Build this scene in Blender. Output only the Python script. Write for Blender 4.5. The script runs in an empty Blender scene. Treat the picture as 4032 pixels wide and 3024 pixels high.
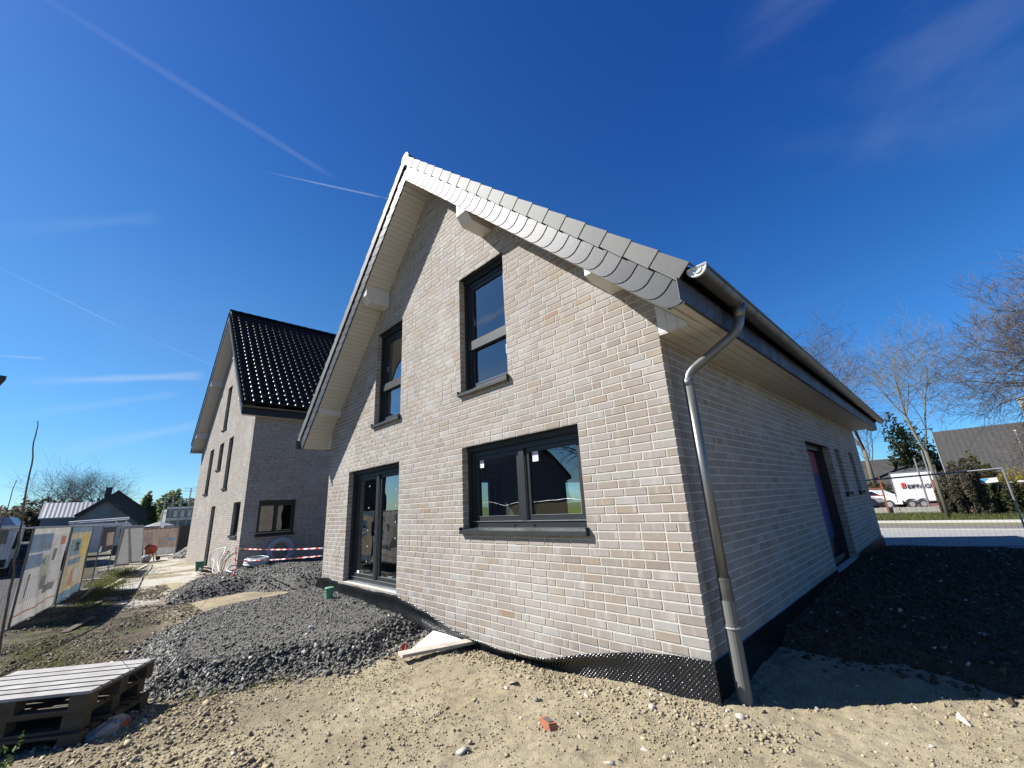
import bpy, math, random
import numpy as np
from mathutils import Vector, Matrix
random.seed(7); RNG = np.random.default_rng(7)
R = math.radians
sc = bpy.context.scene
COL = sc.collection

# ------------------------------------------------------------------ camera
cam_d = bpy.data.cameras.new("camera"); cam = bpy.data.objects.new("camera", cam_d); COL.objects.link(cam)
CR = Vector((0.69041968, 0.72163549, -0.05062501)); CU = Vector((0.23703053, -0.15954872, 0.9583114)); CF = Vector((-0.68347436, 0.67363672, 0.28120522))
cam.matrix_world = Matrix(((CR.x, CU.x, -CF.x, 1.70098), (CR.y, CU.y, -CF.y, -3.79099), (CR.z, CU.z, -CF.z, 1.30797), (0, 0, 0, 1)))
cam_d.sensor_width = 36; cam_d.lens = 14.5042; cam_d.clip_start = 0.05; cam_d.clip_end = 3000
sc.camera = cam

# ------------------------------------------------------------------ light
SUN_TO = Vector((-0.587, -0.5, 0.723)).normalized()
SUN_EL = math.asin(SUN_TO.z); SUN_AZ = math.atan2(SUN_TO.x, SUN_TO.y)
sun_d = bpy.data.lights.new("sun", 'SUN'); sun = bpy.data.objects.new("sun", sun_d); COL.objects.link(sun)
sun_d.energy = 5.0; sun_d.angle = R(0.53); sun_d.color = (1.0, 0.97, 0.925)
sun.rotation_euler = SUN_TO.to_track_quat('Z', 'Y').to_euler()
sc.view_settings.view_transform = 'Standard'; sc.view_settings.look = 'None'
sc.view_settings.exposure = 1.22; sc.view_settings.gamma = 1.0

W = bpy.data.worlds.new("World"); sc.world = W; W.use_nodes = True
nt = W.node_tree; nt.nodes.clear()
def N(nt, t, **k):
    n = nt.nodes.new(t)
    for a, b in k.items(): setattr(n, a, b)
    return n
def Mth(nt, op, a, b=None, c=None, clamp=False):
    n = N(nt, 'ShaderNodeMath', operation=op, use_clamp=clamp)
    for i, v in enumerate((a, b, c)):
        if v is None: continue
        if isinstance(v, (int, float)): n.inputs[i].default_value = v
        else: nt.links.new(v, n.inputs[i])
    return n.outputs[0]
def Dot(nt, a, vec):
    n = N(nt, 'ShaderNodeVectorMath', operation='DOT_PRODUCT'); nt.links.new(a, n.inputs[0]); n.inputs[1].default_value = vec
    return n.outputs['Value']
def SS(nt, v, lo, hi):
    n = N(nt, 'ShaderNodeMapRange', interpolation_type='SMOOTHSTEP'); nt.links.new(v, n.inputs[0])
    n.inputs[1].default_value = lo; n.inputs[2].default_value = hi; return n.outputs[0]
sky = N(nt, 'ShaderNodeTexSky', sky_type='NISHITA'); sky.sun_disc = False
sky.sun_elevation = SUN_EL; sky.sun_rotation = SUN_AZ; sky.altitude = 300; sky.air_density = 1.0; sky.dust_density = 0.25; sky.ozone_density = 3.2
tc = N(nt, 'ShaderNodeTexCoord'); D = tc.outputs['Generated']
hs = N(nt, 'ShaderNodeHueSaturation'); hs.inputs['Saturation'].default_value = 1.22; hs.inputs['Value'].default_value = 1.0
zsep = N(nt, 'ShaderNodeSeparateXYZ'); nt.links.new(D, zsep.inputs[0])
cr = N(nt, 'ShaderNodeValToRGB'); nt.links.new(zsep.outputs[2], cr.inputs[0])   # clear, dry spring air: deeper blue overhead, no yellow at the horizon
GR = [(0, (.60, .88, 1.08)), (.1, (.60, .88, 1.10)), (.2, (.68, .98, 1.13)), (.35, (.76, 1.0, 1.13)), (.5, (.61, .93, 1.14)), (.7, (.47, .76, 1.12)), (.9, (.38, .67, 1.06))]
while len(cr.color_ramp.elements) < len(GR): cr.color_ramp.elements.new(.5)
for e, (ps, cc) in zip(cr.color_ramp.elements, GR): e.position = ps; e.color = (*cc, 1)
gm = N(nt, 'ShaderNodeMix', data_type='RGBA', blend_type='MULTIPLY'); gm.inputs[0].default_value = 1; nt.links.new(hs.outputs[0], gm.inputs[6]); nt.links.new(cr.outputs[0], gm.inputs[7])
nt.links.new(sky.outputs[0], hs.inputs['Color'])
nz = N(nt, 'ShaderNodeTexNoise'); nz.inputs['Scale'].default_value = 9; nz.inputs['Detail'].default_value = 6; nt.links.new(D, nz.inputs['Vector'])
nzf = nz.outputs[0]
# thin cloud streaks and vapour trails: (direction a, direction b, half width, strength)
streaks = [((-.700, -.162, .695), (-.7195, .2433, .6505), .0075, .12), ((-.7556, .1605, .6351), (-.6938, .3303, .6399), .0022, .5),
           ((-.6938, .3303, .6399), (-.69, .339, .6395), .0012, .6),
           ((-.8868, -.172, .4289), (-.8541, .0017, .5201), .016, .08), ((-.9105, -.1649, .3792), (-.9428, -.0221, .3326), .0022, .2),
           ((-.9428, -.0221, .3326), (-.9486, .1294, .2887), .0022, .12),
           ((-.9688, -.0949, .2289), (-.9556, .1119, .2726), .012, .42), ((-.9553, -.146, .2571), (-.9595, -.1005, .2631), .003, .3),
           ((-.978, -.12, .17), (-.965, .08, .235), .012, .14), ((-.984, -.06, .12), (-.97, .12, .18), .016, .22),
           ((-.45, -.72, .52), (-.85, -.45, .33), .012, .55), ((-.3, -.85, .36), (-.88, -.42, .24), .03, .4)]
tot = None
for a, b, w, s in streaks:
    a = Vector(a).normalized(); b = Vector(b).normalized(); n = a.cross(b).normalized(); t = n.cross(a); L = math.atan2(b.dot(t), b.dot(a))
    dist = Mth(nt, 'ABSOLUTE', Dot(nt, D, n))
    wob = Mth(nt, 'MULTIPLY_ADD', nzf, w * 1.6, -w * .8)
    m1 = SS(nt, Mth(nt, 'ADD', dist, wob), w, w * .15)
    ang = Mth(nt, 'ARCTAN2', Dot(nt, D, t), Dot(nt, D, a))
    m2 = Mth(nt, 'MULTIPLY', SS(nt, ang, -L * .3, L * .45), SS(nt, ang, L * 1.02, L * .86))
    m = Mth(nt, 'MULTIPLY', Mth(nt, 'MULTIPLY', m1, m2), Mth(nt, 'MULTIPLY_ADD', nzf, s * .9, s * .05))
    tot = m if tot is None else Mth(nt, 'ADD', tot, m)
# wispy cirrus, high towards the right and faint over the left
mp = N(nt, 'ShaderNodeMapping'); nt.links.new(D, mp.inputs[0]); mp.inputs['Rotation'].default_value = (0.3, 0.5, 0.7); mp.inputs['Scale'].default_value = (2.4, 5.5, 3.0)
nc = N(nt, 'ShaderNodeTexNoise'); nc.inputs['Scale'].default_value = 1.3; nc.inputs['Detail'].default_value = 5; nc.inputs['Roughness'].default_value = .55; nc.inputs['Distortion'].default_value = .6
nt.links.new(mp.outputs[0], nc.inputs['Vector'])
cir = SS(nt, nc.outputs[0], .42, .8)
msk = SS(nt, Dot(nt, D, Vector((.10, .75, .655)).normalized()), .968, .998)
tot = Mth(nt, 'ADD', tot, Mth(nt, 'MULTIPLY', Mth(nt, 'MULTIPLY', cir, msk), .11))
msk2 = SS(nt, Dot(nt, D, Vector((-.96, 0, .2)).normalized()), .93, .99)
tot = Mth(nt, 'ADD', tot, Mth(nt, 'MULTIPLY', Mth(nt, 'MULTIPLY', cir, msk2), .02), clamp=True)
mx = N(nt, 'ShaderNodeMix', data_type='RGBA'); nt.links.new(tot, mx.inputs[0]); am = N(nt, 'ShaderNodeMix', data_type='RGBA', blend_type='MULTIPLY'); nt.links.new(gm.outputs[2], am.inputs[6]); am.inputs[7].default_value = (.74, .96, 1.17, 1)
nt.links.new(SS(nt, Dot(nt, D, Vector((SUN_TO.x, SUN_TO.y, 0)).normalized()), .25, -.55), am.inputs[0])   # the sky away from the sun is a purer blue
nt.links.new(am.outputs[2], mx.inputs[6]); mx.inputs[7].default_value = (6.2, 7.0, 8.0, 1)
bg = N(nt, 'ShaderNodeBackground'); bg.inputs[1].default_value = 0.0505; nt.links.new(mx.outputs[2], bg.inputs[0])
wo = N(nt, 'ShaderNodeOutputWorld'); nt.links.new(bg.outputs[0], wo.inputs[0])

# ------------------------------------------------------------------ materials
def mat(name, col, rough=.8, var=None, scale=8, metal=0, spec=.5, bump=0, bscale=None, island=None, coat=0, stretch=None, detail=5, emis=None):
    sc3 = lambda q: tuple(v * .75 for v in q)
    col = sc3(col)
    if island: island = [(a, sc3(q)) for a, q in island]
    elif var: var = sc3(var)
    m = bpy.data.materials.new(name); m.use_nodes = True; t = m.node_tree; p = t.nodes['Principled BSDF']
    p.inputs['Roughness'].default_value = rough; p.inputs['Metallic'].default_value = metal
    p.inputs['Specular IOR Level'].default_value = spec; p.inputs['Coat Weight'].default_value = coat; p.inputs['Coat Roughness'].default_value = .1
    c = (*col, 1); p.inputs['Base Color'].default_value = c
    tcn = N(t, 'ShaderNodeTexCoord'); vec = tcn.outputs['Object']
    if stretch:
        mpn = N(t, 'ShaderNodeMapping'); t.links.new(vec, mpn.inputs[0]); mpn.inputs['Scale'].default_value = stretch; vec = mpn.outputs[0]
    out = None
    if island:
        g = N(t, 'ShaderNodeNewGeometry'); cr = N(t, 'ShaderNodeValToRGB'); cr.color_ramp.interpolation = 'CONSTANT'
        t.links.new(g.outputs['Random Per Island'], cr.inputs[0])
        el = cr.color_ramp.elements
        while len(el) < len(island): el.new(.5)
        for e, (ps, cc) in zip(el, island): e.position = ps; e.color = (*cc, 1)
        out = cr.outputs[0]
    if var:
        ns = N(t, 'ShaderNodeTexNoise'); ns.inputs['Scale'].default_value = scale; ns.inputs['Detail'].default_value = detail; ns.inputs['Roughness'].default_value = .62
        t.links.new(vec, ns.inputs['Vector'])
        mr = N(t, 'ShaderNodeMapRange'); t.links.new(ns.outputs[0], mr.inputs[0]); mr.inputs[1].default_value = .3; mr.inputs[2].default_value = .7
        mxn = N(t, 'ShaderNodeMix', data_type='RGBA'); t.links.new(mr.outputs[0], mxn.inputs[0])
        if out is None:
            mxn.inputs[6].default_value = c; mxn.inputs[7].default_value = (*var, 1)
        else:
            mu = N(t, 'ShaderNodeMix', data_type='RGBA', blend_type='MULTIPLY'); mu.inputs[0].default_value = 1; t.links.new(out, mu.inputs[6]); mu.inputs[7].default_value = (*var, 1)
            t.links.new(out, mxn.inputs[6]); t.links.new(mu.outputs[2], mxn.inputs[7])
        out = mxn.outputs[2]
    if out is not None: t.links.new(out, p.inputs['Base Color'])
    if bump:
        nb = N(t, 'ShaderNodeTexNoise'); nb.inputs['Scale'].default_value = bscale or scale * 4; nb.inputs['Detail'].default_value = 6; t.links.new(vec, nb.inputs['Vector'])
        bp = N(t, 'ShaderNodeBump'); bp.inputs['Strength'].default_value = 1; bp.inputs['Distance'].default_value = bump; t.links.new(nb.outputs[0], bp.inputs['Height']); t.links.new(bp.outputs[0], p.inputs['Normal'])
    if emis: p.inputs['Emission Color'].default_value = (*col, 1); p.inputs['Emission Strength'].default_value = emis
    return m
BRK = [(0, (.345, .302, .270)), (.22, (.36, .322, .293)), (.45, (.315, .281, .250)), (.62, (.365, .342, .314)), (.76, (.33, .282, .236)), (.9, (.34, .282, .224)), (.95, (.40, .382, .358)), (.978, (.285, .242, .206)), (.995, (.33, .232, .166))]
def brickmat(name, ramp, streak_axis):
    m = mat(name, (.4, .35, .3), .85, var=(.9, .88, .86), scale=14, island=ramp, bump=.0016, bscale=60, spec=.25)
    t = m.node_tree; p = t.nodes['Principled BSDF']; src = p.inputs['Base Color'].links[0].from_socket
    g = N(t, 'ShaderNodeNewGeometry'); tcn = N(t, 'ShaderNodeTexCoord')
    mpn = N(t, 'ShaderNodeMapping'); t.links.new(tcn.outputs['Object'], mpn.inputs[0]); mpn.inputs['Scale'].default_value = (11, 11, 1.2)
    add = N(t, 'ShaderNodeVectorMath', operation='ADD'); t.links.new(mpn.outputs[0], add.inputs[0])
    cx = N(t, 'ShaderNodeCombineXYZ'); t.links.new(Mth(t, 'MULTIPLY', g.outputs['Random Per Island'], 900.0), cx.inputs[2]); t.links.new(cx.outputs[0], add.inputs[1])
    ns = N(t, 'ShaderNodeTexNoise'); ns.inputs['Scale'].default_value = 1.0; ns.inputs['Detail'].default_value = 3; t.links.new(add.outputs[0], ns.inputs['Vector'])
    f = SS(t, ns.outputs[0], .54, .74)
    mxn = N(t, 'ShaderNodeMix', data_type='RGBA'); t.links.new(Mth(t, 'MULTIPLY', f, .6), mxn.inputs[0]); t.links.new(src, mxn.inputs[6]); mxn.inputs[7].default_value = (.37, .35, .315, 1)
    big = N(t, 'ShaderNodeTexNoise'); big.inputs['Scale'].default_value = .9; big.inputs['Detail'].default_value = 6; t.links.new(tcn.outputs['Object'], big.inputs['Vector'])
    bl = N(t, 'ShaderNodeMix', data_type='RGBA'); t.links.new(Mth(t, 'MULTIPLY', SS(t, big.outputs[0], .50, .68), .28), bl.inputs[0]); t.links.new(mxn.outputs[2], bl.inputs[6]); bl.inputs[7].default_value = (.42, .405, .37, 1)
    t.links.new(bl.outputs[2], p.inputs['Base Color']); return m
M = {}
M['brick'] = brickmat('clinker_brick', BRK, 0)
M['mortar'] = mat('cream_mortar', (.62, .595, .52), .95, var=(.54, .51, .44), scale=20, bump=.002, bscale=120, spec=.1)
M['reveal'] = mat('lining_and_lintel_shade', (.02, .02, .022), .6)
M['anth'] = mat('anthracite_frame', (.013, .015, .017), .45, var=(.018, .021, .024), scale=5)
M['sill'] = mat('anthracite_sill', (.022, .027, .028), .5, spec=.3, var=(.036, .042, .042), scale=3)
M['alu'] = mat('aluminium', (.62, .64, .66), .3, metal=.8, var=(.5, .52, .54), scale=12)
M['white'] = mat('white_paint', (.70, .69, .66), .55, var=(.64, .625, .59), scale=3)
M['whiteb'] = mat('white_boards', (.70, .67, .62), .6, var=(.94, .94, .93), scale=6, island=[(0, (.59, .57, .53)), (.3, (.575, .555, .515)), (.7, (.605, .585, .54))])
M['slate'] = mat('fibre_slate', (.12, .125, .135), .42, var=(.9, .9, .9), scale=30, spec=.085, bump=.0014, bscale=90, island=[(0, (.092, .096, .104)), (.3, (.074, .078, .086)), (.55, (.104, .108, .116)), (.8, (.083, .088, .094))])
M['slated'] = mat('fascia_slate', (.05, .055, .075), .5, var=(.9, .9, .95), scale=20, island=[(0, (.03, .033, .042)), (.35, (.075, .08, .10)), (.7, (.05, .055, .07))])
M['tile'] = mat('concrete_tile', (.16, .165, .16), .62, spec=.3, var=(.85, .87, .85), scale=20, bump=.0015, bscale=120, island=[(0, (.115, .118, .112)), (.35, (.10, .104, .10)), (.7, (.128, .13, .124))])
M['tiled'] = mat('roof_tile_grey', (.07, .072, .075), .55, var=(.05, .05, .055), scale=8)
M['glazed'] = mat('black_glazed_tile', (.010, .010, .010), .22, spec=.12)
def glazed():
    m = bpy.data.materials.new('black_glazed_clay'); m.use_nodes = True; t = m.node_tree; t.nodes.clear(); g = N(t, 'ShaderNodeNewGeometry')
    d = N(t, 'ShaderNodeBsdfDiffuse'); d.inputs[0].default_value = (.008, .008, .0085, 1); gl = N(t, 'ShaderNodeBsdfGlossy'); gl.inputs[0].default_value = (.024, .0235, .022, 1); gl.inputs['Roughness'].default_value = .24
    ad = N(t, 'ShaderNodeAddShader'); o = N(t, 'ShaderNodeOutputMaterial'); t.links.new(d.outputs[0], ad.inputs[0]); t.links.new(gl.outputs[0], ad.inputs[1]); t.links.new(ad.outputs[0], o.inputs[0]); return m
M['glazed'] = glazed()
M['zinc'] = mat('weathered_zinc', (.23, .225, .21), .42, metal=.75, var=(.13, .13, .125), scale=4, bump=.001, bscale=30)
M['zincp'] = mat('zinc_pipe', (.24, .245, .24), .42, metal=.55, var=(.15, .155, .155), scale=6, stretch=(1, 1, .25))
M['solder'] = mat('bright_zinc', (.75, .76, .74), .4, metal=.3, var=(.6, .62, .6), scale=30)
M['greypipe'] = mat('grey_plastic_pipe', (.16, .16, .15), .5)
M['black'] = mat('black_board', (.01, .01, .012), .5)
M['memb'] = mat('dimple_membrane', (.010, .010, .011), .25, spec=.7)
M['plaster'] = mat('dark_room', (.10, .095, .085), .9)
M['concrete'] = mat('concrete', (.36, .35, .32), .9, var=(.27, .26, .235), scale=4, bump=.004, bscale=30)
M['wood'] = mat('weathered_wood', (.55, .50, .43), .8, var=(.38, .33, .27), scale=6, stretch=(1, 1, 1), bump=.002, bscale=40)
M['woodw'] = mat('pale_planks', (.42, .41, .395), .8, var=(.25, .235, .21), scale=6, bump=.002, bscale=40)
M['woodd'] = mat('dark_shaded_wood', (.05, .037, .024), .85, var=(.10, .075, .048), scale=9)  # dark planks, and pallet parts darkened to stand for shade
M['galv'] = mat('galvanised_steel', (.42, .43, .43), .45, metal=.7, var=(.3, .31, .31), scale=10)
M['mesh'] = mat('dark_wire', (.12, .12, .12), .5, metal=.6)
M['red'] = mat('red_plastic', (.62, .06, .035), .5)
M['redt'] = mat('red_tape', (.75, .03, .03), .5)
M['whitet'] = mat('white_tape', (.82, .80, .80), .5)
M['orange'] = mat('orange_paint', (.52, .075, .02), .55, var=(.32, .045, .015), scale=5)
M['rust'] = mat('rusty_red_post', (.35, .07, .03), .7, var=(.22, .06, .035), scale=12)
M['green'] = mat('green_plastic', (.10, .30, .17), .5, var=(.13, .36, .21), scale=8)
M['greend'] = mat('dark_green_plastic', (.005, .12, .075), .5)
M['hosew'] = mat('white_hose', (.60, .61, .64), .45)
M['hosed'] = mat('dark_hose', (.03, .03, .035), .5)
M['vehw'] = mat('white_body', (.78, .78, .78), .3, coat=.4)
M['vehb'] = mat('blue_glass', (.01, .015, .04), .1, spec=.8)
M['tyre'] = mat('tyre_rubber', (.02, .02, .02), .8)
M['chrome'] = mat('wheel_metal', (.6, .6, .62), .3, metal=.6)
M['taillight'] = mat('tail_light', (.45, .02, .03), .3)
M['bark'] = mat('bark', (.17, .145, .11), .9, var=(.10, .085, .07), scale=14, bump=.004, bscale=40)
M['barkg'] = mat('greenish_bark', (.15, .135, .095), .9, var=(.09, .085, .06), scale=14)
M['twig'] = mat('twigs', (.085, .07, .06), .9, var=(.12, .10, .088), scale=3)
M['twigg'] = mat('budding_twigs', (.13, .115, .085), .9, var=(.18, .165, .11), scale=3)
def leafmat(n, cols, tr=.25):
    m = mat(n, cols[0], .6, island=[(i / len(cols), c) for i, c in enumerate(cols)], spec=.2); t = m.node_tree; p = t.nodes['Principled BSDF']
    tl = N(t, 'ShaderNodeBsdfTranslucent'); src = p.inputs['Base Color'].links[0].from_socket; t.links.new(src, tl.inputs[0])
    mxs = N(t, 'ShaderNodeMixShader'); mxs.inputs[0].default_value = .45; o = t.nodes['Material Output']; t.links.new(p.outputs[0], mxs.inputs[1]); t.links.new(tl.outputs[0], mxs.inputs[2]); t.links.new(mxs.outputs[0], o.inputs[0])
    return m
M['leafd'] = leafmat('dark_needles', [(.05, .07, .03), (.07, .09, .04), (.09, .11, .05)])
M['leafo'] = leafmat('olive_leaves', [(.09, .10, .035), (.12, .12, .05), (.16, .14, .06), (.07, .08, .03)])
M['leafy'] = leafmat('yellow_blossom', [(.42, .32, .02), (.30, .26, .03), (.16, .17, .04), (.50, .38, .03)])
M['leafg'] = leafmat('pale_spring_leaves', [(.18, .22, .09), (.22, .26, .12), (.13, .16, .07), (.27, .30, .16)])
M['leafb'] = leafmat('brown_twigs', [(.14, .12, .085), (.10, .09, .06), (.18, .15, .11), (.09, .09, .05)])
M['grass'] = leafmat('grass_blades', [(.10, .15, .02), (.13, .18, .035), (.07, .10, .02), (.17, .18, .07), (.22, .19, .10), (.16, .13, .07)])
M['stone'] = mat('crushed_slate', (.06, .062, .07), .62, island=[(0, (.058, .057, .052)), (.3, (.08, .079, .072)), (.55, (.11, .108, .098)), (.75, (.155, .15, .135)), (.88, (.05, .05, .047)), (.95, (.26, .245, .20)), (.985, (.45, .43, .38))], spec=.35)
M['stoneb'] = mat('shaded_slate', (.06, .055, .045), .8, island=[(0, (.065, .052, .036)), (.4, (.09, .072, .05)), (.7, (.125, .10, .07)), (.93, (.22, .185, .135)), (.985, (.5, .48, .42))], spec=.03)  # brownish slate copy, warmed further to cancel the blue cast of shade
M['clod'] = mat('soil_clod', (.3, .25, .18), .95, var=(.8, .78, .74), scale=25, spec=.1, island=[(0, (.385, .325, .215)), (.3, (.325, .27, .175)), (.6, (.435, .375, .255)), (.9, (.24, .20, .145)), (.97, (.5, .48, .42))])
M['clodd'] = mat('damp_clod', (.15, .12, .09), .95, island=[(0, (.10, .085, .06)), (.3, (.14, .12, .085)), (.6, (.19, .165, .12)), (.85, (.08, .068, .05)), (.97, (.34, .32, .28))], spec=.1)
M['pebble'] = mat('pale_pebble', (.6, .58, .54), .7, island=[(0, (.65, .63, .58)), (.4, (.45, .42, .36)), (.7, (.28, .26, .24)), (.9, (.5, .33, .22))])
M['render'] = mat('grey_render', (.30, .30, .31), .9, var=(.25, .25, .26), scale=2)
M['roofdark'] = mat('dark_far_roof', (.035, .032, .032), .6, var=(.05, .045, .045), scale=3)
M['pink'] = mat('pink_board', (.36, .09, .12), .8)
M['purple'] = mat('violet_board', (.10, .075, .22), .8, var=(.08, .06, .18), scale=3)
M['sticker'] = mat('pale_label', (.62, .58, .74), .5)
M['stickw'] = mat('white_label', (.85, .85, .85), .5)
M['cyant'] = mat('pale_blue_tape', (.55, .75, .80), .5)
M['brickred'] = mat('red_brick_piece', (.45, .16, .08), .9, var=(.30, .12, .07), scale=25)
M['brickgrey'] = mat('burnt_brick', (.11, .11, .11), .9)
M['pipew'] = mat('white_pipe', (.8, .8, .8), .4)
M['fabric'] = mat('grey_cover', (.25, .25, .25), .8)
M['txt_dark'] = mat('dark_lettering', (.03, .03, .05), .6)
M['txt_white'] = mat('white_lettering', (.75, .77, .8), .6)

def glass(name, ior=1.5, tint=(.75, .8, .8), minr=.09):
    m = bpy.data.materials.new(name); m.use_nodes = True; t = m.node_tree; t.nodes.clear()
    fr = N(t, 'ShaderNodeFresnel'); fr.inputs[0].default_value = ior
    gl = N(t, 'ShaderNodeBsdfGlossy'); gl.inputs['Roughness'].default_value = .004; gl.inputs['Color'].default_value = (.95, .97, 1, 1)
    gn = N(t, 'ShaderNodeTexNoise'); gn.inputs['Scale'].default_value = 1.7; gn.inputs['Detail'].default_value = 1; gc = N(t, 'ShaderNodeTexCoord'); t.links.new(gc.outputs['Object'], gn.inputs['Vector'])
    gb = N(t, 'ShaderNodeBump'); gb.inputs['Distance'].default_value = .004; t.links.new(gn.outputs[0], gb.inputs['Height']); t.links.new(gb.outputs[0], gl.inputs['Normal'])
    tr = N(t, 'ShaderNodeBsdfTransparent'); tr.inputs[0].default_value = (*tint, 1)
    # two panes: reflectance doubled
    f = Mth(t, 'MULTIPLY_ADD', fr.outputs[0], 2.9, minr - .06, clamp=True)
    mx = N(t, 'ShaderNodeMixShader'); t.links.new(f, mx.inputs[0]); t.links.new(tr.outputs[0], mx.inputs[1]); t.links.new(gl.outputs[0], mx.inputs[2])
    o = N(t, 'ShaderNodeOutputMaterial'); t.links.new(mx.outputs[0], o.inputs[0]); return m
M['glass'] = glass('window_glass')

# ------------------------------------------------------------------ mesh builder
class MB:
    def __init__(s, xf=None): s.v = []; s.f = []; s.m = []; s.xf = xf
    def add(s, vs, fs, mi=0):
        b = len(s.v)
        s.v += [tuple(s.xf(*p)) if s.xf else tuple(p) for p in vs]
        s.f += [tuple(b + i for i in f) for f in fs]; s.m += [mi] * len(fs)
    def box(s, x0, x1, y0, y1, z0, z1, mi=0):
        s.add([(x0, y0, z0), (x1, y0, z0), (x1, y1, z0), (x0, y1, z0), (x0, y0, z1), (x1, y0, z1), (x1, y1, z1), (x0, y1, z1)],
              [(0, 3, 2, 1), (4, 5, 6, 7), (0, 1, 5, 4), (1, 2, 6, 5), (2, 3, 7, 6), (3, 0, 4, 7)], mi)
    def quad(s, a, b, c, d, mi=0): s.add([a, b, c, d], [(0, 1, 2, 3)], mi)
    def prism(s, poly, fn0, fn1, mi=0):
        n = len(poly)
        s.add([fn0(*p) for p in poly] + [fn1(*p) for p in poly], [tuple(range(n)), tuple(range(2 * n - 1, n - 1, -1))] + [(i, (i + 1) % n, n + (i + 1) % n, n + i) for i in range(n)], mi)
    def tube(s, pts, r, n=8, mi=0, caps=True):
        pts = [Vector(p) for p in pts]; k = len(pts); rs = r if isinstance(r, (list, tuple)) else [r] * k
        vs = []; up = None
        for i, p in enumerate(pts):
            t = (pts[min(i + 1, k - 1)] - pts[max(i - 1, 0)])
            t = t.normalized() if t.length > 1e-9 else Vector((0, 0, 1))
            if up is None: up = t.orthogonal().normalized()
            up = (up - t * up.dot(t)); up = up.normalized() if up.length > 1e-6 else t.orthogonal().normalized()
            w = t.cross(up)
            for j in range(n):
                a = 2 * math.pi * j / n; vs.append(p + (up * math.cos(a) + w * math.sin(a)) * rs[i])
        fs = [(i * n + j, i * n + (j + 1) % n, (i + 1) * n + (j + 1) % n, (i + 1) * n + j) for i in range(k - 1) for j in range(n)]
        if caps: fs += [tuple(range(n))[::-1], tuple(range((k - 1) * n, k * n))]
        s.add(vs, fs, mi)
    def bar(s, a, b, w, h, up=(0, 0, 1), mi=0):
        a = Vector(a); b = Vector(b); t = (b - a).normalized(); sd = t.cross(Vector(up)).normalized() * w / 2; u = sd.cross(t).normalized() * h / 2
        s.add([a - sd - u, a + sd - u, b + sd - u, b - sd - u, a - sd + u, a + sd + u, b + sd + u, b - sd + u],
              [(0, 3, 2, 1), (4, 5, 6, 7), (0, 1, 5, 4), (1, 2, 6, 5), (2, 3, 7, 6), (3, 0, 4, 7)], mi)
    def disc(s, c, r, axis, h, n=20, mi=0):
        c = Vector(c); a = Vector(axis).normalized(); s.tube([c - a * h / 2, c + a * h / 2], r, n, mi)
    def build(s, name, mats, parent=None, smooth=False, org=None):
        me = bpy.data.meshes.new(name)
        o0 = Vector((0, 0, 0)) if org is None else Vector(org)
        if parent is not None and org is None:
            q = parent
            while q.parent: q = q.parent
            o0 = Vector(q.location)
        vs = [(x - o0.x, y - o0.y, z - o0.z) for x, y, z in s.v]
        me.from_pydata(vs, [], s.f); me.update()
        for mm in (mats if isinstance(mats, (list, tuple)) else [mats]): me.materials.append(M[mm] if isinstance(mm, str) else mm)
        me.polygons.foreach_set('material_index', s.m)
        if smooth: me.polygons.foreach_set('use_smooth', [True] * len(s.f))
        me.update(); o = bpy.data.objects.new(name, me); COL.objects.link(o)
        if parent is not None: o.parent = parent
        elif org is not None: o.location = o0
        return o
def tag(o, label=None, cat=None, group=None, kind=None):
    if label: o['label'] = label
    if cat: o['category'] = cat
    if group: o['group'] = group
    if kind: o['kind'] = kind
    return o
def empty(name, loc, label, cat, group=None, rz=0):
    o = bpy.data.objects.new(name, None); o.empty_display_size = .2; COL.objects.link(o); o.location = loc; o.rotation_euler = (0, 0, rz)
    return tag(o, label, cat, group)
def npmesh(name, V, F, mats, mi=None, smooth=False, parent=None):
    me = bpy.data.meshes.new(name); nv = len(V); F = np.asarray(F); k = F.shape[1]; nf = len(F)
    me.vertices.add(nv); me.vertices.foreach_set('co', np.asarray(V, np.float32).ravel())
    me.loops.add(nf * k); me.loops.foreach_set('vertex_index', F.astype(np.int32).ravel())
    me.polygons.add(nf); me.polygons.foreach_set('loop_start', np.arange(nf, dtype=np.int32) * k)
    try: me.polygons.foreach_set('loop_total', np.full(nf, k, np.int32))
    except Exception: pass
    me.update(calc_edges=True)
    for mm in (mats if isinstance(mats, (list, tuple)) else [mats]): me.materials.append(M[mm] if isinstance(mm, str) else mm)
    if mi is not None: me.polygons.foreach_set('material_index', np.asarray(mi, np.int32))
    if smooth: me.polygons.foreach_set('use_smooth', np.ones(nf, bool))
    me.validate(); me.update()
    o = bpy.data.objects.new(name, me); COL.objects.link(o)
    if parent is not None: o.parent = parent
    return o
def clip(poly, n, d):      # keep n.p <= d
    out = []
    for i in range(len(poly)):
        a = poly[i]; b = poly[(i + 1) % len(poly)]; da = n[0] * a[0] + n[1] * a[1] - d; db = n[0] * b[0] + n[1] * b[1] - d
        if da <= 0: out.append(a)
        if (da < 0 < db) or (db < 0 < da):
            t = da / (da - db); out.append((a[0] + (b[0] - a[0]) * t, a[1] + (b[1] - a[1]) * t))
    return out
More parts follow.
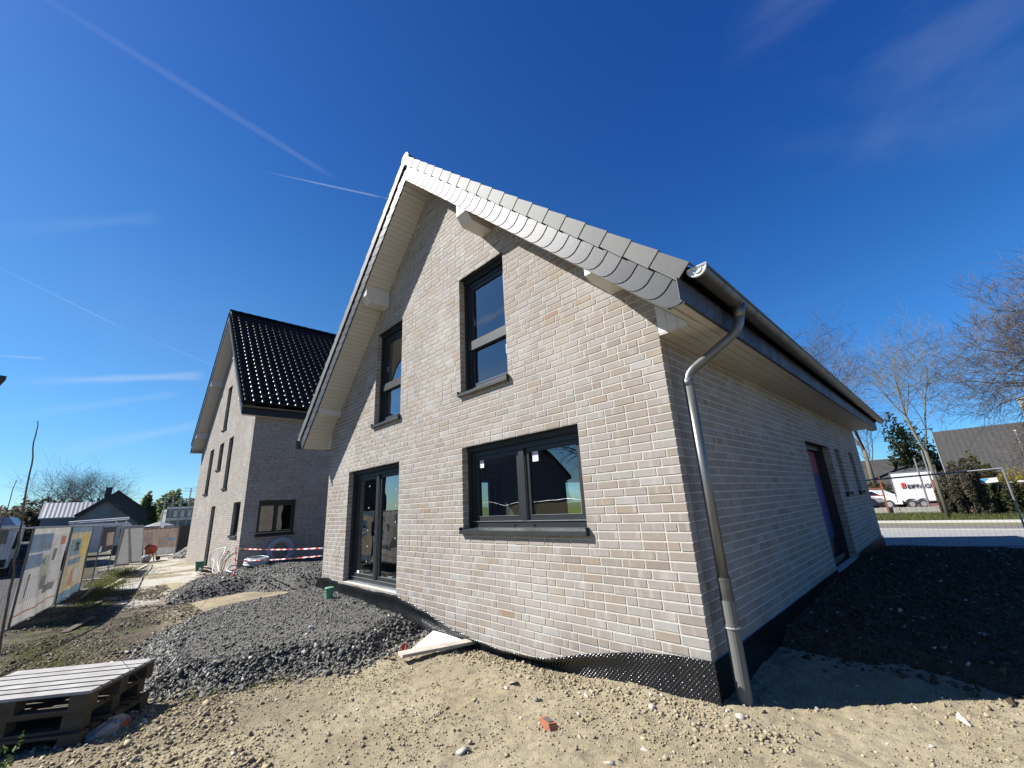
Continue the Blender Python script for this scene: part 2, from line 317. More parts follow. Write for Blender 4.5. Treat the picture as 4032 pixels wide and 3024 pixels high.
# value noise
def vnoise(x, y, seed=0):
    xi = np.floor(x).astype(np.int64); yi = np.floor(y).astype(np.int64); fx = x - xi; fy = y - yi
    def h(a, b):
        n = (a * 374761393 + b * 668265263 + seed * 982451653) & 0xFFFFFFFF
        n = ((n ^ (n >> 13)) * 1274126177) & 0xFFFFFFFF
        return ((n ^ (n >> 16)) & 0xFFFF) / 65535.0
    sx = fx * fx * (3 - 2 * fx); sy = fy * fy * (3 - 2 * fy)
    return (h(xi, yi) * (1 - sx) + h(xi + 1, yi) * sx) * (1 - sy) + (h(xi, yi + 1) * (1 - sx) + h(xi + 1, yi + 1) * sx) * sy
def fbm(x, y, sc_, oct_=4, seed=0):
    r = 0; a = 1; t = 0
    for i in range(oct_):
        r = r + a * (vnoise(x * sc_, y * sc_, seed + i * 17) - .5); t += a; a *= .55; sc_ *= 2.1
    return r / t
def sst(x, lo, hi):
    t = np.clip((x - lo) / (hi - lo), 0, 1); return t * t * (3 - 2 * t)

# ------------------------------------------------------------------ terrain
def gbase(x, y):
    x = np.asarray(x, float); y = np.asarray(y, float)
    zx = np.interp(x, [-60, -38, -25, -16, -12, -8, -5, -3.5, 0, 3, 6], [-.85, -.82, -.68, -.64, -.62, -.53, -.45, -.38, -.30, -.30, -.28])
    wy = sst(y, .4, 5.0) * sst(x, -14, -5)
    z = zx * (1 - wy) + np.interp(y, [5, 8, 11.8, 13.6, 15], [-.12, -.12, -.34, -.46, -.5]) * wy
    return z
def sdf(px, py, poly):
    P = np.array(poly, float); d = np.full(px.shape, 1e9); ins = np.zeros(px.shape, bool); n = len(P)
    for i in range(n):
        ax, ay = P[i]; bx, by = P[(i + 1) % n]; ex, ey = bx - ax, by - ay
        t = np.clip(((px - ax) * ex + (py - ay) * ey) / (ex * ex + ey * ey), 0, 1)
        d = np.minimum(d, np.hypot(px - ax - t * ex, py - ay - t * ey))
        c = ((ay > py) != (by > py)) & (px < (bx - ax) * (py - ay) / ((by - ay) if by != ay else 1e-9) + ax); ins ^= c
    return np.where(ins, d, -d)
PA = [(-4.15, .1), (-3.95, -.40), (-3.62, -.9), (-3.5, -1.45), (-4.0, -1.98), (-4.05, -2.38), (-4.32, -2.8), (-4.75, -3.28), (-6.2, -3.2), (-7.5, -3.02), (-8.35, -2.65), (-8.75, -2.3), (-9.05, -1.7), (-9.0, -1), (-9.4, .1), (-9.2, .5), (-8, .6)]
PB = [(-12.1, -2.4), (-13.6, -2.2), (-15.3, -1.85), (-16.0, -.7), (-16.3, -.2), (-16.3, 12), (-8.5, 12), (-8.5, 2.3), (-10.7, 1.35), (-11.2, .2), (-12.5, -.5), (-12.2, -1.7)]
PC = [(-.5, 1.62), (.05, 1.5), (.45, 1.5), (.93, 1.58), (1.34, 1.4), (1.69, 1.25), (4, .6), (14, 0), (14, 13.6), (-3, 13.6), (-3, 11.7), (-.5, 11.7)]
GR = [(-.215, -.14, .62, PA), (-.28, -.20, .7, PB), (-.20, -.06, .5, PC)]
def gravel_h(x, y, k):
    z0, z1, wd, P = GR[k]
    d = sdf(x, y, P) + .09 * fbm(x, y, 1.6, 3, 5)
    if k == 0: top = z0 - .05 * sst(-y, .4, 3.0) + .04 * sst(x, -9, -5)
    elif k == 1: top = -.38 + .17 * sst(y, -2.0, 1.5) + .0 * x
    else: top = np.interp(y, [0, 2.5, 4.5, 8, 11.8, 13.7], [-.22, -.14, -.07, -.08, -.30, -.43]) + .0 * x
    g = gbase(x, y); w = sst(d, -.02, wd)
    return np.where(d > -.05, g - .03 + (top - g + .03) * w, g - .1), d
def clod_h(x, y):
    near = sst(x, -11, -5) * sst(y, 3, 1)
    return .05 * fbm(x, y, .9, 3, 1) + .055 * fbm(x, y, 3.1, 4, 2) * near + .034 * np.abs(fbm(x, y, 9, 3, 9)) * near + .016 * fbm(x, y, 24, 2, 12) * near
def ground_h(x, y):
    x = np.asarray(x, float); y = np.asarray(y, float)
    g = gbase(x, y)
    amp = np.where((y > 9) | (x > 6), .25, 1.0)
    h = g + clod_h(x, y) * amp
    # loose soil bank thrown up against the membrane, and the dip at its foot
    h = h + .03 * np.exp(-((x + .35) / .55) ** 2 - ((y + .22) / .2) ** 2) - .05 * np.exp(-((x + 2.2) / .9) ** 2 - ((y + .1) / .22) ** 2)
    h = h + .03 * np.exp(-((x + 2.3) / .7) ** 2 - ((y + .75) / .3) ** 2)
    for k in (0, 1, 2):
        gh, d = gravel_h(x, y, k); h = np.where(d > .15, np.minimum(h, gh - .05), h)
    inside = (x > -8.3) & (x < -.15) & (y > .15) & (y < 11.5); h = np.where(inside, -.6, h)
    inside = (x > -27.8) & (x < -16.5) & (y > .15) & (y < 11.5); h = np.where(inside, -.9, h)
    road = (y > 13.5) & (y < 26.4) & (x > -16); h = np.where(road, -.55, h)
    return h
def axis(pts):
    out = [pts[0][0]]
    for (a, _), (b, st) in zip(pts, pts[1:]): n = max(1, int(round((b - a) / st))); out += list(np.linspace(a, b, n + 1)[1:])
    return np.array(out)
gx = axis([(-900, 0), (-200, 70), (-60, 10), (-30, 1), (-17, .25), (-9.5, .07), (3.2, .024), (8, .3), (20, 1.5), (60, 8), (900, 84)])
gy = axis([(-900, 0), (-100, 80), (-20, 8), (-8, .6), (-5.2, .12), (1.7, .024), (4, .12), (11, .5), (36, .5), (60, 4), (900, 84)])
X, Y = np.meshgrid(gx, gy, indexing='ij'); Z = ground_h(X, Y)
nx, ny = X.shape; idx = np.arange(nx * ny).reshape(nx, ny)
F = np.stack([idx[:-1, :-1], idx[1:, :-1], idx[1:, 1:], idx[:-1, 1:]], -1).reshape(-1, 4)
def groundmat():
    m = bpy.data.materials.new('site_soil'); m.use_nodes = True; t = m.node_tree; p = t.nodes['Principled BSDF']; p.inputs['Roughness'].default_value = .97; p.inputs['Specular IOR Level'].default_value = .1
    g = N(t, 'ShaderNodeNewGeometry'); P = g.outputs['Position']
    def noise(s, det=5, r=.6):
        n = N(t, 'ShaderNodeTexNoise'); n.inputs['Scale'].default_value = s; n.inputs['Detail'].default_value = det; n.inputs['Roughness'].default_value = r; t.links.new(P, n.inputs['Vector']); return n.outputs[0]
    def mix(f, a, b):
        x = N(t, 'ShaderNodeMix', data_type='RGBA')
        if isinstance(f, float): x.inputs[0].default_value = f
        else: t.links.new(f, x.inputs[0])
        for s, v in ((6, a), (7, b)):
            if isinstance(v, tuple): x.inputs[s].default_value = (*v, 1)
            else: t.links.new(v, x.inputs[s])
        return x.outputs[2]
    sx = N(t, 'ShaderNodeSeparateXYZ'); t.links.new(P, sx.inputs[0]); px, py = sx.outputs[0], sx.outputs[1]
    soil = mix(SS(t, noise(1.1), .38, .62), (.275, .232, .15), (.325, .278, .188))
    soil = mix(SS(t, noise(9), .45, .75), soil, (.195, .165, .115))
    soil = mix(Mth(t, 'MULTIPLY', SS(t, noise(60, 3), .5, .8), .45), soil, (.12, .10, .072))
    soil = mix(Mth(t, 'MULTIPLY', SS(t, noise(25, 4), .6, .72), .5), soil, (.36, .33, .26))
    # damper, greener ground along the site fence on the left
    wet = Mth(t, 'MULTIPLY', SS(t, px, -4.5, -9.0), SS(t, py, -2.0, -3.0))
    dark = mix(SS(t, noise(2.2), .4, .6), (.055, .048, .036), (.105, .09, .065)); dark = mix(Mth(t, 'MULTIPLY', SS(t, noise(1.3, 4), .52, .64), .7), dark, (.06, .075, .022))
    lft = Mth(t, 'MULTIPLY', Mth(t, 'MULTIPLY', SS(t, px, -.8, -3.6), SS(t, noise(.8, 4), .36, .6)), .75); soil = mix(lft, soil, (.165, .138, .098))
    dmp = Mth(t, 'MULTIPLY', SS(t, noise(.55, 5), .52, .66), .4); soil = mix(dmp, soil, (.17, .145, .105))
    soil = mix(wet, soil, dark)
    # dried concrete slurry patches by the neighbouring house
    sl = Mth(t, 'MULTIPLY', Mth(t, 'MULTIPLY', SS(t, px, -12.0, -14.0), SS(t, noise(.9, 4), .46, .56)), SS(t, py, -3.6, -2.9))
    soil = mix(Mth(t, 'MULTIPLY', sl, .85), soil, (.37, .355, .315))
    # green beyond the road and in the far distance
    far = Mth(t, 'MAXIMUM', SS(t, py, 26.0, 26.6), SS(t, px, -45.0, -60.0))
    gr = mix(SS(t, noise(1.5), .4, .6), (.055, .09, .015), (.10, .13, .03)); gr = mix(SS(t, noise(.5, 3), .55, .7), gr, (.12, .105, .055))
    soil = mix(far, soil, gr)
    yard = Mth(t, 'MULTIPLY', SS(t, py, 33.9, 34.3), SS(t, px, -20.0, -15.0)); soil = mix(yard, soil, (.15, .075, .068))
    yl = Mth(t, 'MULTIPLY', SS(t, py, -4.6, -5.2), SS(t, px, -10.0, -13.0)); soil = mix(yl, soil, (.06, .06, .06))
    t.links.new(soil, p.inputs['Base Color'])
    bp = N(t, 'ShaderNodeBump'); bp.inputs['Distance'].default_value = .02; bp.inputs['Strength'].default_value = .9
    hh = Mth(t, 'ADD', Mth(t, 'MULTIPLY', noise(30, 6, .7), .8), Mth(t, 'MULTIPLY', noise(120, 4, .7), .3)); t.links.new(hh, bp.inputs['Height']); t.links.new(bp.outputs[0], p.inputs['Normal'])
    return m
M['ground'] = groundmat()
tag(npmesh('ground', np.stack([X, Y, Z], -1).reshape(-1, 3), F, 'ground', smooth=True), kind='structure')

def grid_patch(name, x0, x1, y0, y1, st, hf, mt, kind='structure', keep=None):
    xs = np.arange(x0, x1 + st, st); ys = np.arange(y0, y1 + st, st); X, Y = np.meshgrid(xs, ys, indexing='ij'); Z, D = hf(X, Y)
    nx, ny = X.shape; idx = np.arange(nx * ny).reshape(nx, ny)
    F = np.stack([idx[:-1, :-1], idx[1:, :-1], idx[1:, 1:], idx[:-1, 1:]], -1).reshape(-1, 4)
    k = (D.reshape(-1)[F].max(1) > -.02); F = F[k]
    used = np.unique(F); rm = np.full(nx * ny, -1); rm[used] = np.arange(len(used))
    return tag(npmesh(name, np.stack([X, Y, Z], -1).reshape(-1, 3)[used], rm[F], mt, smooth=True), kind=kind)
M['gravel'] = mat('gravel_bed', (.09, .088, .084), .9, var=(.21, .20, .175), scale=34, bump=.03, bscale=48, spec=.2, detail=8)
# add a paler dusty tone to the trodden middle of the terrace
def gA(x, y): h, d = gravel_h(x, y, 0); return h + .025 * fbm(x, y, 5, 4, 3), d
def gB(x, y): h, d = gravel_h(x, y, 1); return h + .03 * fbm(x, y, 3, 4, 4) + .02 * np.exp(-(d / .5 - 1) ** 2), d
def gC(x, y): h, d = gravel_h(x, y, 2); return h + .03 * fbm(x, y, 4, 4, 6), d
def gravel_floor(name, *a): return grid_patch(name, *a, kind='structure')
gravel_floor('gravel_terrace', -9.7, -3.2, -3.6, .0, .03, gA, 'gravel')
gravel_floor('gravel_bank', -16.32, -8.46, -2.7, 12, .07, gB, 'gravel')
M['gravelb'] = mat('gravel_shade', (.085, .068, .047), .95, var=(.13, .105, .073), scale=20, bump=.03, bscale=48, spec=.03)  # path gravel browned in colour against the blue of its shade
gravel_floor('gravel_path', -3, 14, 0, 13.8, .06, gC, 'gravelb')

# stones: jittered boxes scattered over a height function
CUBE = np.array([(-1, -1, -1), (1, -1, -1), (1, 1, -1), (-1, 1, -1), (-1, -1, 1), (1, -1, 1), (1, 1, 1), (-1, 1, 1)], float)
CF6 = np.array([(0, 3, 2, 1), (4, 5, 6, 7), (0, 1, 5, 4), (1, 2, 6, 5), (2, 3, 7, 6), (3, 0, 4, 7)])
def scatter(name, x, y, z, s, mt, flat=.6, kind='stuff', label=None, jit=.38):
    n = len(x); V = CUBE[None] * (1 + RNG.uniform(-jit, jit, (n, 8, 3)))
    V *= np.stack([RNG.uniform(.7, 1.3, n), RNG.uniform(.5, 1, n), RNG.uniform(.35, 1, n) * flat], -1)[:, None]
    q = RNG.normal(size=(n, 4)); q[:, 1:3] *= .45; q /= np.linalg.norm(q, axis=1)[:, None]; w, a, b, c = q.T
    Rm = np.stack([1 - 2 * (b * b + c * c), 2 * (a * b - c * w), 2 * (a * c + b * w), 2 * (a * b + c * w), 1 - 2 * (a * a + c * c), 2 * (b * c - a * w), 2 * (a * c - b * w), 2 * (b * c + a * w), 1 - 2 * (a * a + b * b)], -1).reshape(n, 3, 3)
    V = np.einsum('nij,nkj->nki', Rm, V) * (s * .5)[:, None, None] + np.stack([x, y, z], -1)[:, None]
    F = (np.arange(n) * 8)[:, None, None] + CF6[None]
    o = npmesh(name, V.reshape(-1, 3), F.reshape(-1, 4), mt); tag(o, label, None, None, kind); return o
def sample(n, x0, x1, y0, y1, hf, dmin=0.0, dens=None):
    x = RNG.uniform(x0, x1, n); y = RNG.uniform(y0, y1, n); z, d = hf(x, y); k = d > dmin
    if dens is not None: k &= RNG.uniform(size=n) < dens(x, y, d)
    return x[k], y[k], z[k], d[k]
def strayA(x, y): h, d = gA(x, y); return np.where(d < .03, np.maximum(h, ground_h(x, y)), h), d
x, y, z, d = sample(150000, -9.9, -2.9, -3.9, -.03, strayA, -.4, lambda x, y, d: np.where(d < .0, .6 * np.exp(d / .07), np.where(d < .55, .95, .26)) * (1 - .25 * sst(-x, 6, 9)))
s = RNG.lognormal(math.log(.0145), .5, len(x)) * np.where(d < .45, 1.35, .78); s = np.clip(s, .005, .075)
scatter('crushed_stone', x, y, z + s * .13, s, 'stone', flat=.5, jit=.5)
x, y, z, d = sample(30000, -16.3, -8.5, -2.7, 5, gB, -.03, lambda x, y, d: np.where(d < .7, .9, .5)); s = np.clip(RNG.lognormal(math.log(.027), .4, len(x)), .012, .08)
scatter('crushed_stone', x, y, z + s * .15, s, 'stone')
def stray(gf):
    def f(x, y): h, d = gf(x, y); return np.where(d < .03, np.maximum(h, ground_h(x, y)), h), d
    return f
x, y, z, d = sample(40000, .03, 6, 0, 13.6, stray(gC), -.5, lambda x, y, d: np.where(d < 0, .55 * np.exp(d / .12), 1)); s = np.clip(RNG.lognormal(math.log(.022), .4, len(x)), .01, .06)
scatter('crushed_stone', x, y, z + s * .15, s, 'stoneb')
# soil clods and pebbles in the foreground
def gG(x, y):
    h = ground_h(x, y); dd = np.ones_like(h)
    for k in range(3): dd = np.minimum(dd, -gravel_h(x, y, k)[1] + .04)
    dd = np.where((x < .05) & (x > -8.6) & (y > -.06) & (y < 11.7), -1, dd)
    return h, dd
cl = lambda x, y, d: .25 + .75 * sst(fbm(x, y, 1.3, 3, 31), -.1, .15) * 1.0
x, y, z, d = sample(120000, -9, 3.2, -5.2, 1.6, gG, 0, cl); s = np.clip(RNG.lognormal(math.log(.0085), .45, len(x)), .004, .035)
scatter('soil_clods', x, y, z + s * .12, s, 'clod', flat=.8)
# coarser clods in the bank by the membrane and in the left foreground
x, y, z, d = sample(9000, -5.5, .6, -1.3, -.05, gG, 0, lambda x, y, d: np.clip(np.exp(-((y + .3) / .22) ** 2) * (x > -3.2), 0, 1)); s = np.clip(RNG.lognormal(math.log(.014), .45, len(x)), .006, .045)
scatter('soil_clods', x, y, z + s * .15, s, 'clod', flat=.9)
x, y, z, d = sample(6000, -6.5, -2.0, -4.8, -2.6, gG, 0); s = np.clip(RNG.lognormal(math.log(.015), .5, len(x)), .006, .05)
scatter('soil_clods', x, y, z + s * .1, s, 'clod', flat=.8)
x, y, z, d = sample(34000, -17, -5.5, -4.8, -1.8, gG, 0, lambda x, y, d: sst(fbm(x, y, .8, 3, 77), -.08, .12)); s = np.clip(RNG.lognormal(math.log(.014), .5, len(x)), .006, .07)
scatter('soil_clods', x, y, z + s * .1, s, 'clodd', flat=.8)
x, y, z, d = sample(700, -9, 3.2, -5, 1.5, gG, 0); s = np.clip(RNG.lognormal(math.log(.013), .5, len(x)), .006, .05)
scatter('pebbles', x, y, z + s * .2, s, 'pebble', flat=.8)
x, y, z, d = sample(90, -7, 2.5, -4.6, 1.0, gG, 0); s = np.clip(RNG.lognormal(math.log(.045), .4, len(x)), .02, .1)
scatter('wood_chips', x, y, z + s * .06, s, 'wood', flat=.14)

# ------------------------------------------------------------------ road
def strip(name, x0, x1, y0, y1, z, mt, h=.0, x2=None):
    b = MB()
    if h: b.box(x0, x1, y0, y1, z - .2, z + h)
    else: b.quad((x0, y0, z), (x1, y0, z), (x1, y1, z), (x0, y1, z))
    return tag(b.build(name, mt), kind='structure')
M['asph'] = mat('pale_asphalt', (.30, .30, .29), .9, var=(.25, .25, .245), scale=1.2, bump=.004, bscale=150)
M['asphd'] = mat('dark_asphalt', (.17, .16, .15), .9, var=(.13, .125, .115), scale=2)
M['kerb'] = mat('pale_kerb', (.52, .50, .45), .9, var=(.42, .40, .35), scale=3)
M['verge'] = mat('worn_verge', (.13, .13, .06), .95, var=(.20, .17, .10), scale=2.5)
strip('road', -16, 60, 13.55, 20.6, -.50, 'asph')
strip('kerb', -16, 60, 20.6, 20.75, -.5, 'kerb', .03)
strip('pavement', -16, 60, 20.75, 22.9, -.496, 'asphd')
strip('verge', -16, 60, 22.9, 24.5, -.492, 'verge')
strip('path', -16, 60, 24.5, 26.4, -.488, 'kerb')

# ------------------------------------------------------------------ brick walls
HC = 0.25 / 3
def bricks(mb, u0, u1, z0, z1, holes, clips, P, first=None, j=.0065, mi=1, prot=.0045, rng=random, header=None):
    """courses of bricks as shallow raised islands. P(u,z,d)->world, d>0 into the wall"""
    k0 = math.floor(z0 / HC); k1 = math.ceil(z1 / HC)
    for k in range(k0, k1):
        za = k * HC; zb = za + HC; ivs = [(u0, u1)]
        for (a, b, c, d) in holes:
            if za + HC / 2 > c and za + HC / 2 < d:
                nv = []
                for (p, q) in ivs:
                    if b <= p or a >= q: nv.append((p, q))
                    else:
                        if a > p: nv.append((p, a))
                        if b < q: nv.append((b, q))
                ivs = nv
        for (p, q) in ivs:
            u = q; sgn = -1   # lay from the right-hand end
            L = rng.choice([.24, .24, .115, .18]) if header is None else (.24 if k % 2 else .115)
            while u > p + .02:
                a = max(p, u - L); 
                if a - p < .06: a = p
                aa, bb = a + (j if a > p else 0), u - (j if u < q else 0)
                if bb - aa > .015:
                    jz = rng.uniform(-.0012, .0012)
                    poly = [(aa, za + j + jz), (bb, za + j + jz), (bb, zb - j + jz), (aa, zb - j + jz)]
                    for n, dd in clips: poly = clip(poly, n, dd) if poly else poly
                    if len(poly) >= 3:
                        c0 = (sum(t[0] for t in poly) / len(poly), sum(t[1] for t in poly) / len(poly)); w = .0028
                        inn = [(pu + (w if pu < c0[0] else -w), pz + (w if pz < c0[1] else -w)) for pu, pz in poly]
                        pr = prot + rng.uniform(-.001, .0012); n = len(poly)
                        mb.add([P(pu, pz, 0) for pu, pz in poly] + [P(pu, pz, -pr) for pu, pz in inn],
                               [tuple(range(n, 2 * n))] + [(i, (i + 1) % n, n + (i + 1) % n, n + i) for i in range(n)], mi)
                u = a; L = .24 + .01 if rng.random() > .13 else .125
def wallcells(mb, u0, u1, z0, z1, holes, clips, P, mi=0):
    us = sorted({u0, u1} | {v for h in holes for v in h[:2]}); zs = sorted({z0, z1} | {v for h in holes for v in h[2:]})
    us = [u for u in us if u0 <= u <= u1]; zs = [z for z in zs if z0 <= z <= z1]
    for i in range(len(us) - 1):
        for k in range(len(zs) - 1):
            cu = (us[i] + us[i + 1]) / 2; cz = (zs[k] + zs[k + 1]) / 2
            if any(a < cu < b and c < cz < d for a, b, c, d in holes): continue
            poly = [(us[i], zs[k]), (us[i + 1], zs[k]), (us[i + 1], zs[k + 1]), (us[i], zs[k + 1])]
            for n, dd in clips: poly = clip(poly, n, dd) if poly else poly
            if len(poly) >= 3: mb.add([P(a, b, 0) for a, b in poly], [tuple(range(len(poly)))], mi)
def reveal(mb, h, P, dep=.12, rest=.36):
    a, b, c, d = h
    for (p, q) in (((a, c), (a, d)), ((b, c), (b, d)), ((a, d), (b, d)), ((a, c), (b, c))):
        mb.add([P(p[0], p[1], 0), P(q[0], q[1], 0), P(q[0], q[1], dep), P(p[0], p[1], dep)], [(0, 1, 2, 3)], 2 if p[1] == q[1] == d else 0)  # lintel underside coloured dark to paint the shade there
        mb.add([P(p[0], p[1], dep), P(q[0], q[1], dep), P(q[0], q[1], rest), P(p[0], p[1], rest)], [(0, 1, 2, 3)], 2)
    for side, sg in ((a, 1), (b, -1)):
        for k in range(math.floor(c / HC), math.ceil(d / HC)):
            za, zb = max(c, k * HC) + .006, min(d, (k + 1) * HC) - .006
            if zb - za < .02: continue
            u = side + sg * .004
            mb.add([P(side, za, 0.002), P(side, zb, 0.002), P(side, zb, dep), P(side, za, dep), P(u, za, .002), P(u, zb, .002), P(u, zb, dep - .004), P(u, za, dep - .004)],
                   [(4, 5, 6, 7), (0, 1, 5, 4), (1, 2, 6, 5), (2, 3, 7, 6), (3, 0, 4, 7)], 1)

# ---- windows ----------------------------------------------------------------
def window(parent, P, h, sashes, sill=True, transom=None, box=.055, low=.10, d0=.12, door=False, bright=False, fixed_left=False):
    """frame part with panes, sill, handle as sub-parts; P(u,z,d). sashes: list of (u0,u1)"""
    a, b, c, d = h; w = .07; mb = MB(lambda u, z, dd: P(u, z, dd))
    def bx(u0, u1, z0, z1, e0, e1, mi=0): mb.box(u0, u1, z0, z1, e0, e1, mi)
    bx(a, b, d - box, d, .085, .2)                       # shutter slot under the lintel
    bx(a, b, d - box - .018, d - box - .002, .10, .118, 2)
    bx(a + .002, a + .045, c, d - box, .10, .2); bx(b - .045, b - .002, c, d - box, .10, .2)
    top = d - box - .02
    bx(a + .045, b - .045, top - w, top, d0 + .02, d0 + .1); bx(a + .045, a + .045 + w, c, top - w, d0 + .02, d0 + .1); bx(b - .045 - w, b - .045, c, top - w, d0 + .02, d0 + .1)
    bx(a + .045 + w, b - .045 - w, c + .0, c + low, d0 + .02, d0 + .1)
    bx(a + .05, b - .05, c + low - .012, c + low - .002, d0 + .008, d0 + .022, 1)
    if not door:
        for q in (.42, .58): bx(a + (b - a) * q - .012, a + (b - a) * q + .012, c + low * .45, c + low * .45 + .018, d0 + .008, d0 + .019)
    for i, (p, q) in enumerate(sashes):
        zb, zt = c + low + .003, top - w - .003; s = .055
        bx(p, q, zb, zb + s, d0 + .035, d0 + .09); bx(p, q, zt - s, zt, d0 + .035, d0 + .09); bx(p, p + s, zb + s, zt - s, d0 + .035, d0 + .09); bx(q - s, q, zb + s, zt - s, d0 + .035, d0 + .09)
        bx(p + s, q - s, zb + s, zb + s + .006, d0 + .03, d0 + .04, 1)
    for i in range(len(sashes) - 1):
        q = (sashes[i][1] + sashes[i + 1][0]) / 2; bx(q - .05, q + .05, c + low, top - w, d0 + .004, d0 + .1); bx(q + .052, q + .058, c + low, top - w - .1, d0 + .015, d0 + .03, 1)
    if transom: bx(a + .046, b - .046, transom - .075, transom + .075, d0 + .0, d0 + .1, 2)
    f = mb.build('window_frame' if not door else 'door_frame', ['anth', 'alu', 'sill'], parent)
    for p, q in sashes:
        g = MB(lambda u, z, dd: P(u, z, dd)); zb, zt = c + low + .05, top - w - .05
        segs = [(zb, zt)] if not transom else [(zb, transom - .07), (transom + .07, zt)]
        for z0, z1 in segs: g.add([(p + .05, z0, d0 + .06), (q - .05, z0, d0 + .06), (q - .05, z1, d0 + .06), (p + .05, z1, d0 + .06)], [(0, 1, 2, 3)])
        g.build('pane', 'glass', f)
    if sill:
        s = MB(lambda u, z, dd: P(u, z, dd)); t = c
        s.add([(a - .02, t + .03, .14), (b + .02, t + .03, .14), (b + .02, t + .0, -.06), (a - .02, t + .0, -.06), (a - .02, t - .045, -.06), (b + .02, t - .045, -.06), (b + .02, t - .045, -.052), (a - .02, t - .045, -.052), (b + .02, t - .006, -.052), (a - .02, t - .006, -.052), (b + .02, t + .02, .14), (a - .02, t + .02, .14)],
              [(0, 1, 2, 3), (3, 2, 5, 4), (4, 5, 6, 7), (7, 6, 8, 9), (9, 8, 10, 11)])
        for u in (a - .022, b + .016): s.box(u, u + .006, t - .048, t + .04, -.062, .10)
        s.build('sill', 'sill', f)
    hb = MB(lambda u, z, dd: P(u, z, dd))
    return f

# ------------------------------------------------------------------ slates, tiles, roofs
def slate_poly(s0, s1, p0, p1, r=.15):
    pts = [(s0, p1), (s0, p0)]
    pts += [(s1 - r, p0)] + [(s1 - r + r * math.sin(a), p0 + r - r * math.cos(a)) for a in (R(20), R(40), R(60), R(78))] + [(s1, p0 + r), (s1, p1)]
    return pts
def slates(mb, n, sp, p0, p1, Pf, clips=(), ov=.15, r=.15, start=0.0):
    for i in range(n):
        s0 = start + i * sp - ov; s1 = start + (i + 1) * sp
        poly = slate_poly(s0, s1, p0 + random.uniform(-.002, .002), p1, min(r, (p1 - p0) * .7))
        for nn, dd in clips: poly = clip(poly, nn, dd) if poly else poly
        if len(poly) < 3: continue
        tl = lambda s: .012 * (s - s0) / (s1 - s0)
        mb.prism(poly, lambda s, p: Pf(s, p, .004 + tl(s)), lambda s, p: Pf(s, p, .010 + tl(s)))
def tile_field(ncol, nrow, wA, lD, O, A, Dn, U, na=8, roll=.034, lift=.02, pw=.8):
    """roof tiles: O top corner, A along ridge, Dn down slope, U normal"""
    O, A, Dn, U = map(np.array, (O, A, Dn, U)); V = []; F = []; base = 0
    us = np.linspace(0, 1, na + 1)
    prof = roll * np.clip(np.cos((us - .25) * 2 * np.pi), 0, 1) ** pw + .4 * roll * np.clip(np.cos((us - .75) * 2 * np.pi), 0, 1)
    ds = np.array([0, .30, .62, .90, 1.0]); dl = np.array([0, .15, .55, 1.15, .55])
    for r in range(nrow):
        for c in range(ncol):
            jx, jy = RNG.uniform(-.002, .002, 2); g = []
            for dd, l in zip(ds, dl):
                for uu, pz in zip(us, prof):
                    g.append(O + A * ((c + uu) * wA + jx) + Dn * ((r + dd * 1.06) * lD + jy) + U * (pz + lift * l))
            # front lip
            for uu, pz in zip(us, prof): g.append(O + A * ((c + uu) * wA + jx) + Dn * ((r + 1.06) * lD + jy) + U * (pz - .012))
            V.append(np.array(g)); n = na + 1
            for i in range(len(ds)):
                for k in range(na): a = base + i * n + k; F.append((a, a + 1, a + n + 1, a + n))
            base += len(g)
    return np.concatenate(V), F

